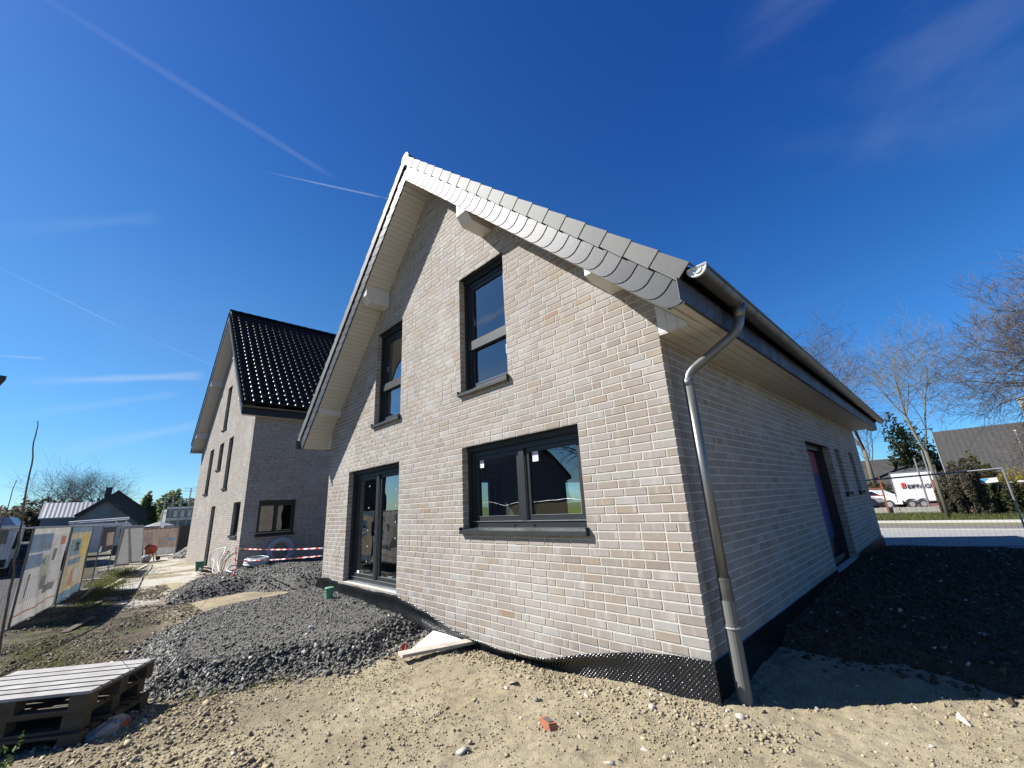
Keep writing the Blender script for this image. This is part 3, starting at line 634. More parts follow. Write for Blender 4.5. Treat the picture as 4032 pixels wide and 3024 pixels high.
def main_house():
    root = empty('brick_house', (-4.22, 5.8, -.3), 'large beige brick house with steep slate-edged gable and black windows, filling the middle', 'house')
    PG = lambda u, z, d: (u, d, z); PS = lambda u, z, d: (-d, u, z); PL = lambda u, z, d: (-8.447 + d, u, z); PR = lambda u, z, d: (u, 11.66 - d, z)
    W1 = (-3.284, -1.114, 12 * HC, 26 * HC); DR = (-7.312, -5.154, .005, 26 * HC); U1 = (-3.29, -2.21, 3.0, 5.0); U2 = (-6.235, -5.17, 3.0, 5.0)
    gh = [W1, DR, U1, U2]; s2 = 1 / math.sqrt(2)
    gcl = [((1, 1), 3.24), ((-1, 1), 3.24 + 8.44)]
    sh = [(5.26, 7.40, -.06, 26 * HC), (7.97, 8.58, 14 * HC, 26 * HC), (9.80, 10.46, 14 * HC, 26 * HC)]
    lh = [(3.6, 4.9, .1, 2.2), (5.6, 6.9, 1.0, 2.2), (8.2, 9.6, .1, 2.2)]
    rh = [(-7.2, -5.4, 1.0, 2.17), (-3.6, -2.4, .1, 2.17), (-6.0, -4.9, 3.3, 4.8)]
    mb = MB()
    wallcells(mb, -8.447, 0, -.6, 7.7, gh, gcl, PG); bricks(mb, -8.447, 0, -.5, 7.6, gh, gcl, PG)
    for h in gh: reveal(mb, h, PG)
    wallcells(mb, 0, 11.66, -.6, 3.25, sh, [], PS); bricks(mb, 0, .118, -.5, 3.0, [], [], PS, header=None, mi=1); bricks(mb, .13, 11.66, -.5, 3.0, sh, [], PS)
    mb.box(-.0008, .0012, .119, .128, -.5, 2.95, 2)
    for h in sh: reveal(mb, h, PS)
    wallcells(mb, 0, 11.66, -.6, 3.25, lh, [], PL); bricks(mb, 0, 11.66, -.4, 3.0, lh, [], PL)
    for h in lh: reveal(mb, h, PL)
    wallcells(mb, -8.447, 0, -.6, 7.7, rh, gcl, PR); bricks(mb, -8.447, 0, -.3, 7.6, rh, gcl, PR)
    for h in rh: reveal(mb, h, PR)
    mb.build('wall', ['mortar', 'brick', 'reveal'], root)
    # inner shell
    b = MB()
    wallcells(b, -8.09, -.36, -.02, 7.3, gh, [((1, 1), 3.0), ((-1, 1), 3.0 + 8.44)], lambda u, z, d: (u, .36, z))
    wallcells(b, .36, 11.3, -.02, 3.0, sh, [], lambda u, z, d: (-.36, u, z)); wallcells(b, .36, 11.3, -.02, 3.0, lh, [], lambda u, z, d: (-8.09, u, z))
    wallcells(b, -8.09, -.36, -.02, 7.3, rh, [((1, 1), 3.0), ((-1, 1), 3.0 + 8.44)], lambda u, z, d: (u, 11.3, z))
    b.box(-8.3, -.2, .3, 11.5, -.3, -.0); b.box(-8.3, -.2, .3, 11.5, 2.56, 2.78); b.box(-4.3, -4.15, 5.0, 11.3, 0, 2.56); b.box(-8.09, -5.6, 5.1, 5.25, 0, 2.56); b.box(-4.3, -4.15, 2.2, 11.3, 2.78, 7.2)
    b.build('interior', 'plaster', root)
    # windows
    f = window(root, PG, W1, [(-3.17, -2.24), (-2.12, -1.225)], low=.115)
    for (u, z, w_, h_) in ((-3.045, 1.925, .045, .07), (-1.965, 1.905, .05, .07)):
        s = MB(); s.box(u - w_, u + w_, .1755, .179, z - h_ * .2, z + h_, 0); s.box(u - w_, u + w_, .175, .1785, z - h_, z - h_ * .21, 1); s.build('sticker', ['sticker', 'stickw'], f)
    f = window(root, PG, DR, [(-7.20, -6.28), (-6.16, -5.27)], sill=False, low=.09, door=True)
    s = MB(); s.box(-7.31, -5.156, .06, .2, -.03, .022); s.box(-7.31, -5.156, .05, .06, -.06, .01); s.build('threshold', 'alu', f)
    s = MB(); s.box(-7.07, -6.98, .174, .179, .10, .2); s.build('sticker', 'stickw', f)
    s = MB()
    for u, zs in ((-6.67, (1.83, 1.4, .97, .67, .387)), (-5.565, (1.7, 1.41, 1.12, .835, .134))):
        for z in zs: s = MB(); s.box(u - .008, u + .008, .174, .179, z - .013, z + .013); s.build('sticker', 'stickw', f)
    for h in (U1, U2):
        f = window(root, PG, h, [(h[0] + .115, h[1] - .115)], transom=3.80, low=.09)
        s = MB(); s.box(h[0] + .17, h[0] + .185, .165, .176, 4.15, 4.27); s.build('handle', 'alu', f)
        if h is U1: s = MB(); s.box(-2.40, -2.325, .165, .178, 3.45, 3.60); s.build('sticker', 'cyant', f)
    for h in sh[1:]: window(root, PS, h, [(h[0] + .06, h[1] - .06)], low=.05, box=.03)
    for h in lh + rh:
        PP = PL if h in lh else PR; window(root, PP, h, [(h[0] + .06, h[1] - .06)], sill=False, low=.06, box=.04)
    # side entrance closed with insulation boards
    h = sh[0]; s = MB(lambda u, z, d: PS(u, z, d)); s.box(h[0] + .0, h[0] + .08, 0, h[3], .16, .26); s.box(h[0] + .30, h[0] + .36, 0, h[3], .14, .2); s.box(h[0], h[1], h[3] - .08, h[3], .16, .26)
    s.box(h[0], h[1], .0, .06, .16, .3); f = s.build('door_frame', 'anth', root)
    s = MB(lambda u, z, d: PS(u, z, d)); s.box(h[0] + .37, h[1] + .2, 1.62, h[3] - .08, .28, .32, 0); s.box(h[0] + .37, h[1] + .2, .80, 1.612, .278, .32, 1); s.box(h[0] + .37, h[1] + .2, .34, .792, .28, .32, 1); s.box(h[0] + .08, h[1] + .2, -.05, .335, .281, .32, 2)
    s.build('door_panel', ['pink', 'purple', 'black'], f)
    s = MB(lambda u, z, d: PS(u, z, d)); s.box(h[0] + .09, h[0] + .29, .06, h[3] - .08, .22, .24); s.build('side_panel', 'sill', f)
    # soffits: sloping boards under the verge, level boards under the eaves
    for side in (0, 1):
        X_ = (lambda x: x) if side == 0 else (lambda x: -8.44 - x)
        for yy, y2 in ((-.515, -.001), (11.662, 12.17)):
            b = MB(); s = 0
            while s < 6.45:
                xa = -4.22 + s * s2; xb = -4.22 + (s + .093) * s2; o = .0 * s
                b.add([(X_(xa), yy, 3.21 - xa), (X_(xb), yy, 3.21 - xb), (X_(xb), y2, 3.21 - xb), (X_(xa), y2, 3.21 - xa), (X_(xa + .02), yy, 3.23 - xa), (X_(xb + .02), yy, 3.23 - xb), (X_(xb + .02), y2, 3.23 - xb), (X_(xa + .02), y2, 3.23 - xa)],
                      [(0, 1, 2, 3), (0, 4, 5, 1), (1, 5, 6, 2), (2, 6, 7, 3), (3, 7, 4, 0)]); s += .1
            b.add([(X_(-4.22), yy, 7.435), (X_(.33), yy, 2.885), (X_(.33), y2, 2.885), (X_(-4.22), y2, 7.435)], [(0, 1, 2, 3)], 1)
            b.build('verge_soffit', ['whiteb', 'render'], root)
        b = MB()
        for i in range(5): b.box(*sorted((X_(i * .1 + .0035), X_(i * .1 + .0965))), -.505 if i > 3 else -.001, 12.165 if i > 3 else 11.66, 2.868, 2.884)
        b.box(*sorted((X_(.335), X_(.40))), -.505, 0, 2.868, 2.884); b.box(*sorted((X_(0), X_(.5))), 0, 11.66, 2.884, 2.90, 1); b.box(*sorted((X_(.335), X_(.5))), -.5, 12.16, 2.8845, 2.895); b.build('eave_soffit', ['whiteb', 'render'], root)
        for yy in (-.004, 11.655):   # boxed end of the eave, flush with the gable
            b = MB()
            for i in range(4):
                xa, xb = i * .1 + .001, min(i * .1 + .098, .335)
                poly = [(xa, 2.885), (xb, 2.885), (xb, 3.205 - xb), (xa, 3.205 - xa)]
                b.prism(poly, lambda x, z: (X_(x), yy, z), lambda x, z: (X_(x), yy + .012, z))
            b.box(*sorted((X_(0), X_(.335))), yy + .004, yy + .008, 2.885, 2.89)
            b.build('eave_end', 'white', root)
        # purlin heads
        for xa, xb, zb, zf in ((-2.66, -2.42, 5.50, 5.635), (-.46, -.30, 3.525, 3.57)):
            for y0, y1, yc in ((-.51, .0, -.40), (12.17, 11.66, 12.06)):
                b = MB()
                prof = [(y0, 0), (y0, 1), (yc, 2), (y1, 2), (y1, 0)]
                vs = []
                for xx in (xa, xb):
                    zt = 3.212 - xx; vs += [(X_(xx), y0, max(zt, zf + .001)), (X_(xx), y0, zf), (X_(xx), yc, zb), (X_(xx), y1, zb), (X_(xx), y1, max(zt, zb + .01))]
                b.add(vs, [(0, 1, 2, 3, 4), (9, 8, 7, 6, 5), (0, 5, 6, 1), (1, 6, 7, 2), (2, 7, 8, 3), (3, 8, 9, 4)]); b.build('purlin', 'white', root)
        # verge slates and tiles
        for yy, sg in ((-.53, -1), (12.19, 1)):
            b = MB()
            Pf = lambda s, p, o: (X_(-4.22 + (s + p) * s2), yy + sg * o, 7.43 + (-s + p) * s2)
            cl2 = [((s2, s2), .505 + 4.22), ((s2, -s2), 7.43 - 2.852), ((-s2, -s2), 0.0)]
            slates(b, 33, .205, -.008, .236, Pf, cl2)
            if yy < 0 or 1: b.box(*sorted((X_(-4.22), X_(-4.22 + .001))), yy, yy + .001, 7.43, 7.44)
            b.build('verge_slate', 'slate', root)
            b = MB()
            for s in range(22):     # backing batten behind the slates
                pass
            b.prism([(0, .0), (6.33, .0), (6.43, .235), (6.40, .30), (-.2, .34), (-.2, .2)], lambda s, p: Pf(s, p, -.012), lambda s, p: Pf(s, p, .002)); b.build('verge_board', 'black', root)
            b = MB(); n = 20; l = (6.42 + .25) / n
            for i in range(n):
                a0, a1 = -.25 + i * l, -.25 + (i + 1) * l + .008; e0, e1 = .245, .232
                poly = [(a0, e0), (a1, e1), (a1, e1 + .175), (a0, e0 + .150)]; th = .016
                poly = clip(poly, (-1, -1), 0) if i == 0 else poly
                b.prism(poly, lambda s, p: Pf(s, p, .030 + .006 * (s - a0) / l), lambda s, p: Pf(s, p, .044 + .006 * (s - a0) / l))
                hh = lambda s, p, o: Pf(s, p, o)
                m_ = .145   # top flange wrapping onto the roof
                if i: b.add([Pf(a0, e0 + .150, .044), Pf(a1, e1 + .175, .05), Pf(a1, e1 + .182, -.12), Pf(a0, e0 + .156, -.12), Pf(a1, e1 + .16, .05), Pf(a1, e1 + .167, -.12)], [(0, 1, 2, 3), (1, 4, 5, 2)])
            b.build('verge_tile', 'tile', root)
        # tiled slope
        dn = (s2 if side == 0 else -s2, 0, -s2); up = (s2 if side == 0 else -s2, 0, s2)
        O = np.array((-4.22, -.47, 7.43)) + np.array(up) * .345 - np.array(dn) * .345
        V, Fc = tile_field(42, 20, .3007, (6.42 + .345) / 20.06, O, (0, 1, 0), dn, up, na=6)
        V = V - np.array(root.location); npmesh('roof', V, Fc, 'tiled', smooth=False, parent=root)
        b = MB(); b.add([(-4.22, -.5, 7.43), (X_(.45), -.5, 2.9), (X_(.45), 12.15, 2.9), (-4.22, 12.15, 7.43), (-4.22, -.5, 7.90), (X_(.475), -.5, 3.15), (X_(.475), 12.15, 3.15), (-4.22, 12.15, 7.90)], [(0, 1, 2, 3), (4, 5, 6, 7), (1, 5, 6, 2)]); b.build('roof_deck', 'black', root)
        # fascia of dark slates with its board
        b = MB(); Pf = lambda s, p, o: (X_(.505 + o), s, 2.86 + p)
        slates(b, 63, .2, -.01, .19, Pf, (), start=-.5, r=.11)
        ln = MB()
        for i in range(63):
            e = -.5 + (i + 1) * .2; ln.tube([Pf(e, .19, .019), Pf(e, .10, .019), Pf(e - .02, .045, .019), Pf(e - .06, .01, .019), Pf(e - .11, -.008, .019)], .0045, 4)
        ln.build('slate_joint', 'black', root); b.box(*sorted((X_(.485), X_(.503))), -.52, 12.17, 2.857, 3.06); b.build('fascia', 'slated', root)
        # gutter
        b = MB(); cx, cz, rr = .645, 3.118, .074; na = 12
        ys = list(np.arange(-.53, 12.2, .2)) + [12.2]; vs = []
        for y_ in ys:
            for k in range(na + 1):
                a = math.pi * k / na; vs.append((X_(cx - rr * math.cos(a)), y_, cz - rr * math.sin(a)))
            vs.append((X_(cx + rr + .012), y_, cz + .004)); vs.append((X_(cx + rr + .012), y_, cz - .012)); vs.append((X_(cx + rr + .001), y_, cz - .014))
        n = na + 4; b.add(vs, [(i * n + k, i * n + k + 1, (i + 1) * n + k + 1, (i + 1) * n + k) for i in range(len(ys) - 1) for k in range(n - 1)])
        g = b.build('gutter', 'zinc', root, smooth=True)
        for y_ in np.arange(-.1, 12.1, .44):
            b = MB(); vs = []
            for k in range(na + 1):
                a = math.pi * k / na
                for q in (-.012, .012): vs.append((X_(cx - (rr + .003) * math.cos(a)), y_ + q, cz - (rr + .003) * math.sin(a)))
            b.add(vs, [(2 * k, 2 * k + 1, 2 * k + 3, 2 * k + 2) for k in range(na)])
            b.build('gutter_bracket', 'zinc', g)
        for y_ in (-.532, 12.2):
            b = MB(); pl_ = [(cx - rr * math.cos(math.pi * k / na), cz - rr * math.sin(math.pi * k / na)) for k in range(na + 1)]
            b.prism(pl_, lambda x, z: (X_(x), y_ - .004, z), lambda x, z: (X_(x), y_ + .004, z))
            b.tube([(X_(cx - rr * 1.04 * math.cos(math.pi * k / na)), y_ - .003, cz - rr * 1.04 * math.sin(math.pi * k / na)) for k in range(na + 1)], .009, 6)
            b.tube([(X_(cx - rr * .5 * math.cos(math.pi * k / na)), y_ - .008, cz - .012 - rr * .5 * math.sin(math.pi * k / na)) for k in range(na + 1)], .005, 5)
            b.tube([(X_(cx - rr), y_ - .004, cz + .004), (X_(cx + rr + .012), y_ - .004, cz + .006)], .011, 6); b.build('gutter_end', 'solder', g)
    # ridge
    b = MB(); n = 32
    for i in range(n):
        y0 = -.55 + i * .4; y1 = y0 + .42; r0, r1 = .105, .115; vs = []
        for y_, rr in ((y0, r1), (y1, r0)):
            for k in range(9): a = math.pi * (k / 8) ; vs.append((-4.22 - rr * 1.15 * math.cos(a), y_, 7.925 + rr * 1.25 * math.sin(a) - .05))
        b.add(vs, [(k, k + 1, 9 + k + 1, 9 + k) for k in range(8)])
    b.build('ridge', 'tiled', root)
    b = MB(); pl_ = [(-4.22 - .135 * math.cos(a), 7.915 + .15 * math.sin(a)) for a in [2 * math.pi * k / 18 for k in range(18)]]
    b.prism(pl_, lambda x, z: (x, -.57, z - .02), lambda x, z: (x, -.548, z - .02)); b.build('ridge_cap', 'tile', root)
    # downpipe
    pts = [(.645, .42, 3.09), (.645, .41, 2.97)]
    b = MB(); b.tube([(.645, .42, 3.075), (.645, .40, 3.0), (.645, .385, 2.93)], [.068, .054, .047], 14); dpo = b.build('downpipe', 'zinc', root, smooth=True)
    def bez(a, b_, c, d, n=10): return [Vector(a) * (1 - t) ** 3 + Vector(b_) * 3 * t * (1 - t) ** 2 + Vector(c) * 3 * t * t * (1 - t) + Vector(d) * t ** 3 for t in [i / n for i in range(n + 1)]]
    path = bez((.645, .385, 2.95), (.645, .37, 2.86), (.60, .35, 2.80), (.54, .325, 2.745), 7) + bez((.25, .205, 2.53), (.19, .18, 2.485), (.145, .155, 2.45), (.145, .152, 2.36), 7)
    b = MB(); b.tube(path, .043, 14); b.build('elbow', 'zincp', dpo, smooth=True)
    b = MB(); b.tube([(.145, .152, 2.38), (.145, .152, .56)], .045, 16); b.tube([(.145, .152, 2.40), (.145, .152, 2.33)], .049, 16); b.build('pipe', 'zincp', dpo, smooth=True)
    b = MB(); b.tube([(.146, .152, .60), (.146, .152, .44)], .052, 16); b.tube([(.146, .152, .625), (.146, .152, .60)], .056, 16); b.tube([(.146, .152, .455), (.146, .152, .44)], .057, 16, mi=0); b.build('socket', 'zinc', dpo, smooth=False)
    b = MB(); b.tube([(.146, .151, .45), (.146, .15, -.34)], .057, 18); b.tube([(.146, .151, .275), (.146, .151, .24)], .062, 18); b.build('standpipe', 'greypipe', dpo, smooth=False)
    b = MB(); b.tube([(.146, .151, .255), (.146, .151, .243)], .0635, 18); b.build('pipe_ring', 'solder', dpo)
    return root
house = main_house()

# ------------------------------------------------------------------ dimpled membrane round the foot of the wall
def membrane():
    xs = np.arange(-8.62, .035, .0066); nv = 84
    top = np.interp(xs, [-8.62, -8.52, -8.3, -7.9, -7.3, -6.2, -5.1, -4.42, -3.51, -2.86, -2.25, -1.68, -1.2, -.83, -.34, .035], [-.2, -.06, .03, .02, -.01, -.02, -.01, -.077, -.20, -.262, -.262, -.238, -.125, -.055, .003, .02])
    t = np.linspace(0, 1, nv)[None]; T = top[:, None]; Xs = xs[:, None] + 0 * t
    Zs = T + (-.52 - T) * t
    fl = np.interp(xs, [-8.62, -8.3, -6, -4.6, -3.6, -2.6, -1.6, -1.1, -.6, .035], [.04, .05, .06, .055, .11, .20, .20, .10, .03, .012])[:, None]
    wav = .02 * np.sin(xs * 5.1)[:, None] + .012 * np.sin(xs * 13 + 1)[:, None]
    prof = np.exp(-(t / .22) ** 2) * fl + .03 * np.sin(np.clip(t, 0, 1) * 3.1) * np.interp(xs, [-5, -3.5, -1.2, -.3], [1, 2.6, 2.6, .4])[:, None]
    Ys = -.016 - prof - wav * (1 - t) * np.interp(xs, [-8.6, -.5, 0], [1, .6, 0])[:, None]
    Ys = np.minimum(Ys, -.014)
    px = Xs / .036; pz = (Zs) / .036
    dm = np.clip(np.cos(px * 2 * np.pi) * np.cos(pz * 2 * np.pi), 0, 1) ** .7
    dm2 = np.clip(np.cos((px + .5) * 2 * np.pi) * np.cos(pz * 2 * np.pi), 0, 1) ** .7
    Ys = Ys - .014 * np.maximum(dm, dm2 * 0)
    V = np.stack([Xs, Ys, Zs], -1).reshape(-1, 3); n, m = Xs.shape; idx = np.arange(n * m).reshape(n, m)
    F = np.stack([idx[:-1, :-1], idx[1:, :-1], idx[1:, 1:], idx[:-1, 1:]], -1).reshape(-1, 4)
    root = empty('dimple_sheet', (-4, 0, -.5), 'black dimpled damp-proof sheet wrapped round the foot of the beige brick walls', 'membrane')
    o = npmesh('sheet', V - np.array(root.location), F, 'memb', smooth=True, parent=root)
    ys = np.arange(.0, 11.7, .011); zs = np.linspace(0, 1, 44)[None]; Yy = ys[:, None] + 0 * zs; Tp = np.interp(ys, [0, 5.2, 5.26, 7.4, 7.46, 11.7], [.0, .01, -.06, -.06, .01, .02])[:, None]
    Zz = Tp + (-.5 - Tp) * zs; dmp = np.clip(np.cos(Yy / .03 * 2 * np.pi) * np.cos(Zz / .03 * 2 * np.pi), 0, 1)
    Xx = .016 + .008 * dmp + .01 * np.sin(Yy * 2.3) ** 2
    V = np.stack([Xx, Yy, Zz], -1).reshape(-1, 3); n, m = Xx.shape; idx = np.arange(n * m).reshape(n, m)
    F = np.stack([idx[:-1, :-1], idx[1:, :-1], idx[1:, 1:], idx[:-1, 1:]], -1).reshape(-1, 4)
    npmesh('sheet', V - np.array(root.location), F, 'memb', smooth=True, parent=root)
    b = MB(); b.add([(-8.62, -.06, -.2), (-8.52, -.07, -.03), (-8.52, .4, -.1), (-8.62, .5, -.35), (-8.75, -.12, -.36)], [(0, 1, 2, 3), (0, 3, 4)]); b.build('flap', 'memb', root)
membrane()
#PART2
# ------------------------------------------------------------------ neighbouring house
def neighbour():
    root = empty('brick_house', (-22.15, 5.5, -.7), 'taller pale brick house behind on the left with glossy black tiled roof', 'house')
    o = -.05; xR, xL, xa = -16.35, -27.95, -22.15; sft = 5.36 + xR   # soffit plane: z = 5.36 - (x - xR)
    P1 = lambda u, z, d: (u, d, z + o); P2 = lambda u, z, d: (xR - d, u, z + o)
    q = lambda z: round((z - o) / HC) * HC
    gh = [(-22.62, -21.68, q(-.62), q(1.95)), (-18.07, -16.9, q(.70), q(1.955)), (-25.2, -24.16, q(2.62), q(4.87)), (-22.75, -21.77, q(3.64), q(4.86)), (-20.67, -19.78, q(2.63), q(4.87)), (-22.68, -21.72, q(5.52), q(7.70))]
    sh = [(.47, 1.76, q(.68), q(1.92))]
    gcl = [((1, 1), sft - o + .03), ((-1, 1), sft - o + .03 - 2 * xa)]
    b = MB()
    wallcells(b, xL, xR, -.9, 11.3, gh, gcl, P1); bricks(b, xL, xR, -.8, 11.2, gh, gcl, P1)
    for h in gh: reveal(b, h, P1)
    wallcells(b, 0, 11, -.9, 5.3, sh, [], P2); bricks(b, 0, 11, -.7, 5.15, sh, [], P2)
    for h in sh: reveal(b, h, P2)
    b.quad((xL, 0, -.9), (xL, 11, -.9), (xL, 11, 5.3), (xL, 0, 5.3)); 
    wallcells(b, xL, xR, -.9, 11.3, [], gcl, lambda u, z, d: (u, 11 - d, z + o))
    b.build('wall', ['mortar', 'brick', 'reveal'], root)
    b = MB(); wallcells(b, xL + .36, xR - .36, -.6, 10.6, gh, [((1, 1), sft - .3), ((-1, 1), sft - .3 - 2 * xa)], lambda u, z, d: (u, .37, z + o)); wallcells(b, .36, 10.6, -.6, 5.2, sh, [], lambda u, z, d: (xR - .37, u, z + o))
    b.box(xL + .2, xR - .2, .3, 10.8, -.75, -.6); b.box(xL + .2, xR - .2, .3, 10.8, 2.1, 2.3); b.box(-19.3, -19.2, .37, 10, -.6, 2.1); b.box(xL + .2, xR - .4, 3.6, 3.7, -.6, 9); b.build('interior', 'plaster', root)
    f = window(root, P2, sh[0], [(sh[0][0] + .06, (sh[0][0] + sh[0][1]) / 2 - .02), ((sh[0][0] + sh[0][1]) / 2 + .02, sh[0][1] - .06)], low=.09)
    for i, h in enumerate(gh): window(root, P1, h, [(h[0] + .1, h[1] - .1)], sill=i > 0, low=.08)
    s2 = 1 / math.sqrt(2)
    for side in (0, 1):
        X_ = (lambda x: x) if side == 0 else (lambda x: 2 * xa - x)
        ex = xR + .27; za = sft - xa
        b = MB(); b.add([(X_(xa), -.5, za), (X_(xR + .26), -.5, 5.1), (X_(xR + .26), 0, 5.1), (X_(xa), 0, za), (X_(xa), -.5, za + .06), (X_(xR + .26), -.5, 5.16), (X_(xR + .26), 0, 5.16), (X_(xa), 0, za + .06)], [(0, 1, 2, 3), (4, 5, 6, 7), (0, 4, 5, 1), (2, 6, 7, 3)])
        b.build('verge_soffit', 'whiteb', root)
        b = MB(); b.box(*sorted((X_(xR), X_(ex))), -.5, 11.4, 5.09, 5.105); b.build('eave_soffit', 'white', root)
        for u, zb in ((2.55, 8.45), (5.0, 5.9)):
            b = MB(); x0 = xa + u; b.box(*sorted((X_(x0), X_(x0 + .2))), -.5, .0, sft - x0 - .33, sft - x0 - .02); b.build('purlin', 'white', root)
        for yy, sg in ((-.52, -1), (11.5, 1)):
            b = MB(); Pf = lambda s, p, oo: (X_(xa + (s + p) * s2), yy + sg * oo, za + (-s + p) * s2); L = (ex - xa) * 1.414
            slates(b, int(L / .22) + 1, .22, -.01, .25, Pf, [((s2, s2), ex - xa), ((s2, -s2), za - 5.08), ((-s2, -s2), 0)], ov=.12)
            b.build('verge_slate', 'slate', root)
            b = MB(); n = 25; l = (L - .1) / n
            for i in range(n):
                a0 = -.25 + i * l; a1 = a0 + l + .01
                poly = [(a0, .25), (a1, .24), (a1, .42), (a0, .40)]
                poly = clip(poly, (-1, -1), 0) if i == 0 else poly
                b.prism(poly, lambda s, p: Pf(s, p, .02), lambda s, p: Pf(s, p, .04))
            b.build('verge_tile', 'glazed', root)
        dn = (s2 if side == 0 else -s2, 0, -s2); up = (s2 if side == 0 else -s2, 0, s2)
        O = np.array((xa, -.5, za)) + np.array(up) * .36 - np.array(dn) * .36
        V, Fc = tile_field(40, 25, .3, ((ex - xa + .06) * 1.414 - .02) / 25.06, O, (0, 1, 0), dn, up, na=12 if side == 0 else 4, roll=.047, lift=.03, pw=.5)
        npmesh('roof', V - np.array(root.location), Fc, 'glazed', smooth=False, parent=root)
        b = MB(); b.add([(xa, -.48, za + .02), (X_(ex), -.48, za + .02 - (ex - xa)), (X_(ex), 11.4, za + .02 - (ex - xa)), (xa, 11.4, za + .02), (xa, -.48, za + .47), (X_(ex), -.48, za + .45 - (ex - xa)), (X_(ex), 11.4, za + .45 - (ex - xa)), (xa, 11.4, za + .47)], [(0, 1, 2, 3), (4, 5, 6, 7), (0, 4, 5, 1)]); b.build('roof_deck', 'black', root)
        b = MB(); b.box(*sorted((X_(ex - .01), X_(ex + .02))), -.53, 11.5, 5.085, 5.36); b.build('fascia', 'black', root)
        b = MB(); rr = .07; pl = [(ex + .09 - rr * math.cos(math.pi * k / 10), 5.40 - rr * math.sin(math.pi * k / 10)) for k in range(11)]; n = 11
        b.add([(X_(x), -.52, z) for x, z in pl] + [(X_(x), 11.5, z) for x, z in pl], [(i, i + 1, n + i + 1, n + i) for i in range(n - 1)]); b.build('gutter', 'zinc', root, smooth=True)
    b = MB()
    for i in range(30):
        y0 = -.52 + i * .4; vs = []
        for y_, rr in ((y0, .125), (y0 + .42, .11)):
            for k in range(9): a = math.pi * k / 8; vs.append((xa - rr * 1.2 * math.cos(a), y_, za + .50 + rr * 1.2 * math.sin(a)))
        b.add(vs, [(k, k + 1, 9 + k + 1, 9 + k) for k in range(8)])
    b.build('ridge', 'glazed', root)
    # small roof hatch low on the near slope
    b = MB(); c = Vector((xa + 4.3, 7.4, za - 4.3 + .62)); b.bar(c, c + Vector((.35, 0, -.15)), .05, .05); b.bar(c + Vector((0, .5, 0)), c + Vector((.35, .5, -.15)), .05, .05); b.bar(c + Vector((.35, -.05, -.15)), c + Vector((.35, .55, -.15)), .06, .05); b.bar(c + Vector((-.4, 0, .3)), c + Vector((.35, 0, -.15)), .05, .04)
    b.build('roof_hatch', 'galv', root)
neighbour()

# ------------------------------------------------------------------ site fencing
def fence_panel(a, b_, z0, h, label, group='mobile site fence panels', dz=.14, foot=True, z1=None):
    a = Vector((a[0], a[1], z0)); c = Vector((b_[0], b_[1], z0 if z1 is None else z1)); root = empty('fence_panel', ((a + c) / 2)[:], label, 'fence', group)
    up = Vector((0, 0, h)); m = MB(); t = (c - a).normalized()
    m.tube([a, a + up], .021, 8); m.tube([c, c + up], .021, 8); m.tube([a + up, c + up], .021, 8); m.tube([a + Vector((0, 0, .12)), c + Vector((0, 0, .12))], .015, 6)
    m.build('frame', 'galv', root)
    m = MB(); L = (c - a).length; n = int(L / dz)
    for i in range(1, n): p = a + (c - a) * i / n; m.tube([p + Vector((0, 0, .12)), p + up], .0017, 3, caps=False)
    for k in range(1, int(h / .22)): z = Vector((0, 0, .12 + k * .22)); m.tube([a + z, c + z], .0019, 3, caps=False)
    m.build('wire_mesh', 'mesh', root)
    if foot:
        m = MB(); nrm = t.cross(Vector((0, 0, 1)))
        for p in (a,): m.bar(p - nrm * .33 + Vector((0, 0, .03)), p + nrm * .33 + Vector((0, 0, .03)), .22, .12)
        m.build('foot', 'concrete', root)
    return root
FP = [(-5.4, -6.4), (-8.9, -5.75), (-12.43, -4.75), (-15.5, -4.24), (-18.9, -3.85), (-22.4, -3.55), (-26.2, -3.06), (-29.8, -2.75)]
FL = ['grey mesh fence panel outside the left edge, carrying the yellow warning sheet', 'grey mesh fence panel nearest the left edge in front of the white truck', 'grey mesh fence panel behind the large faded building banner', 'grey mesh fence panel behind the yellow and blue banner', 'bare mesh fence panel next to the yellow and blue banner', 'mesh fence panel carrying the dark banner with white disc', 'farthest mesh fence panel of the row, beside the leaning covered panels']
for i in range(7): fence_panel(FP[i], FP[i + 1], -.72, 2.08, FL[i])
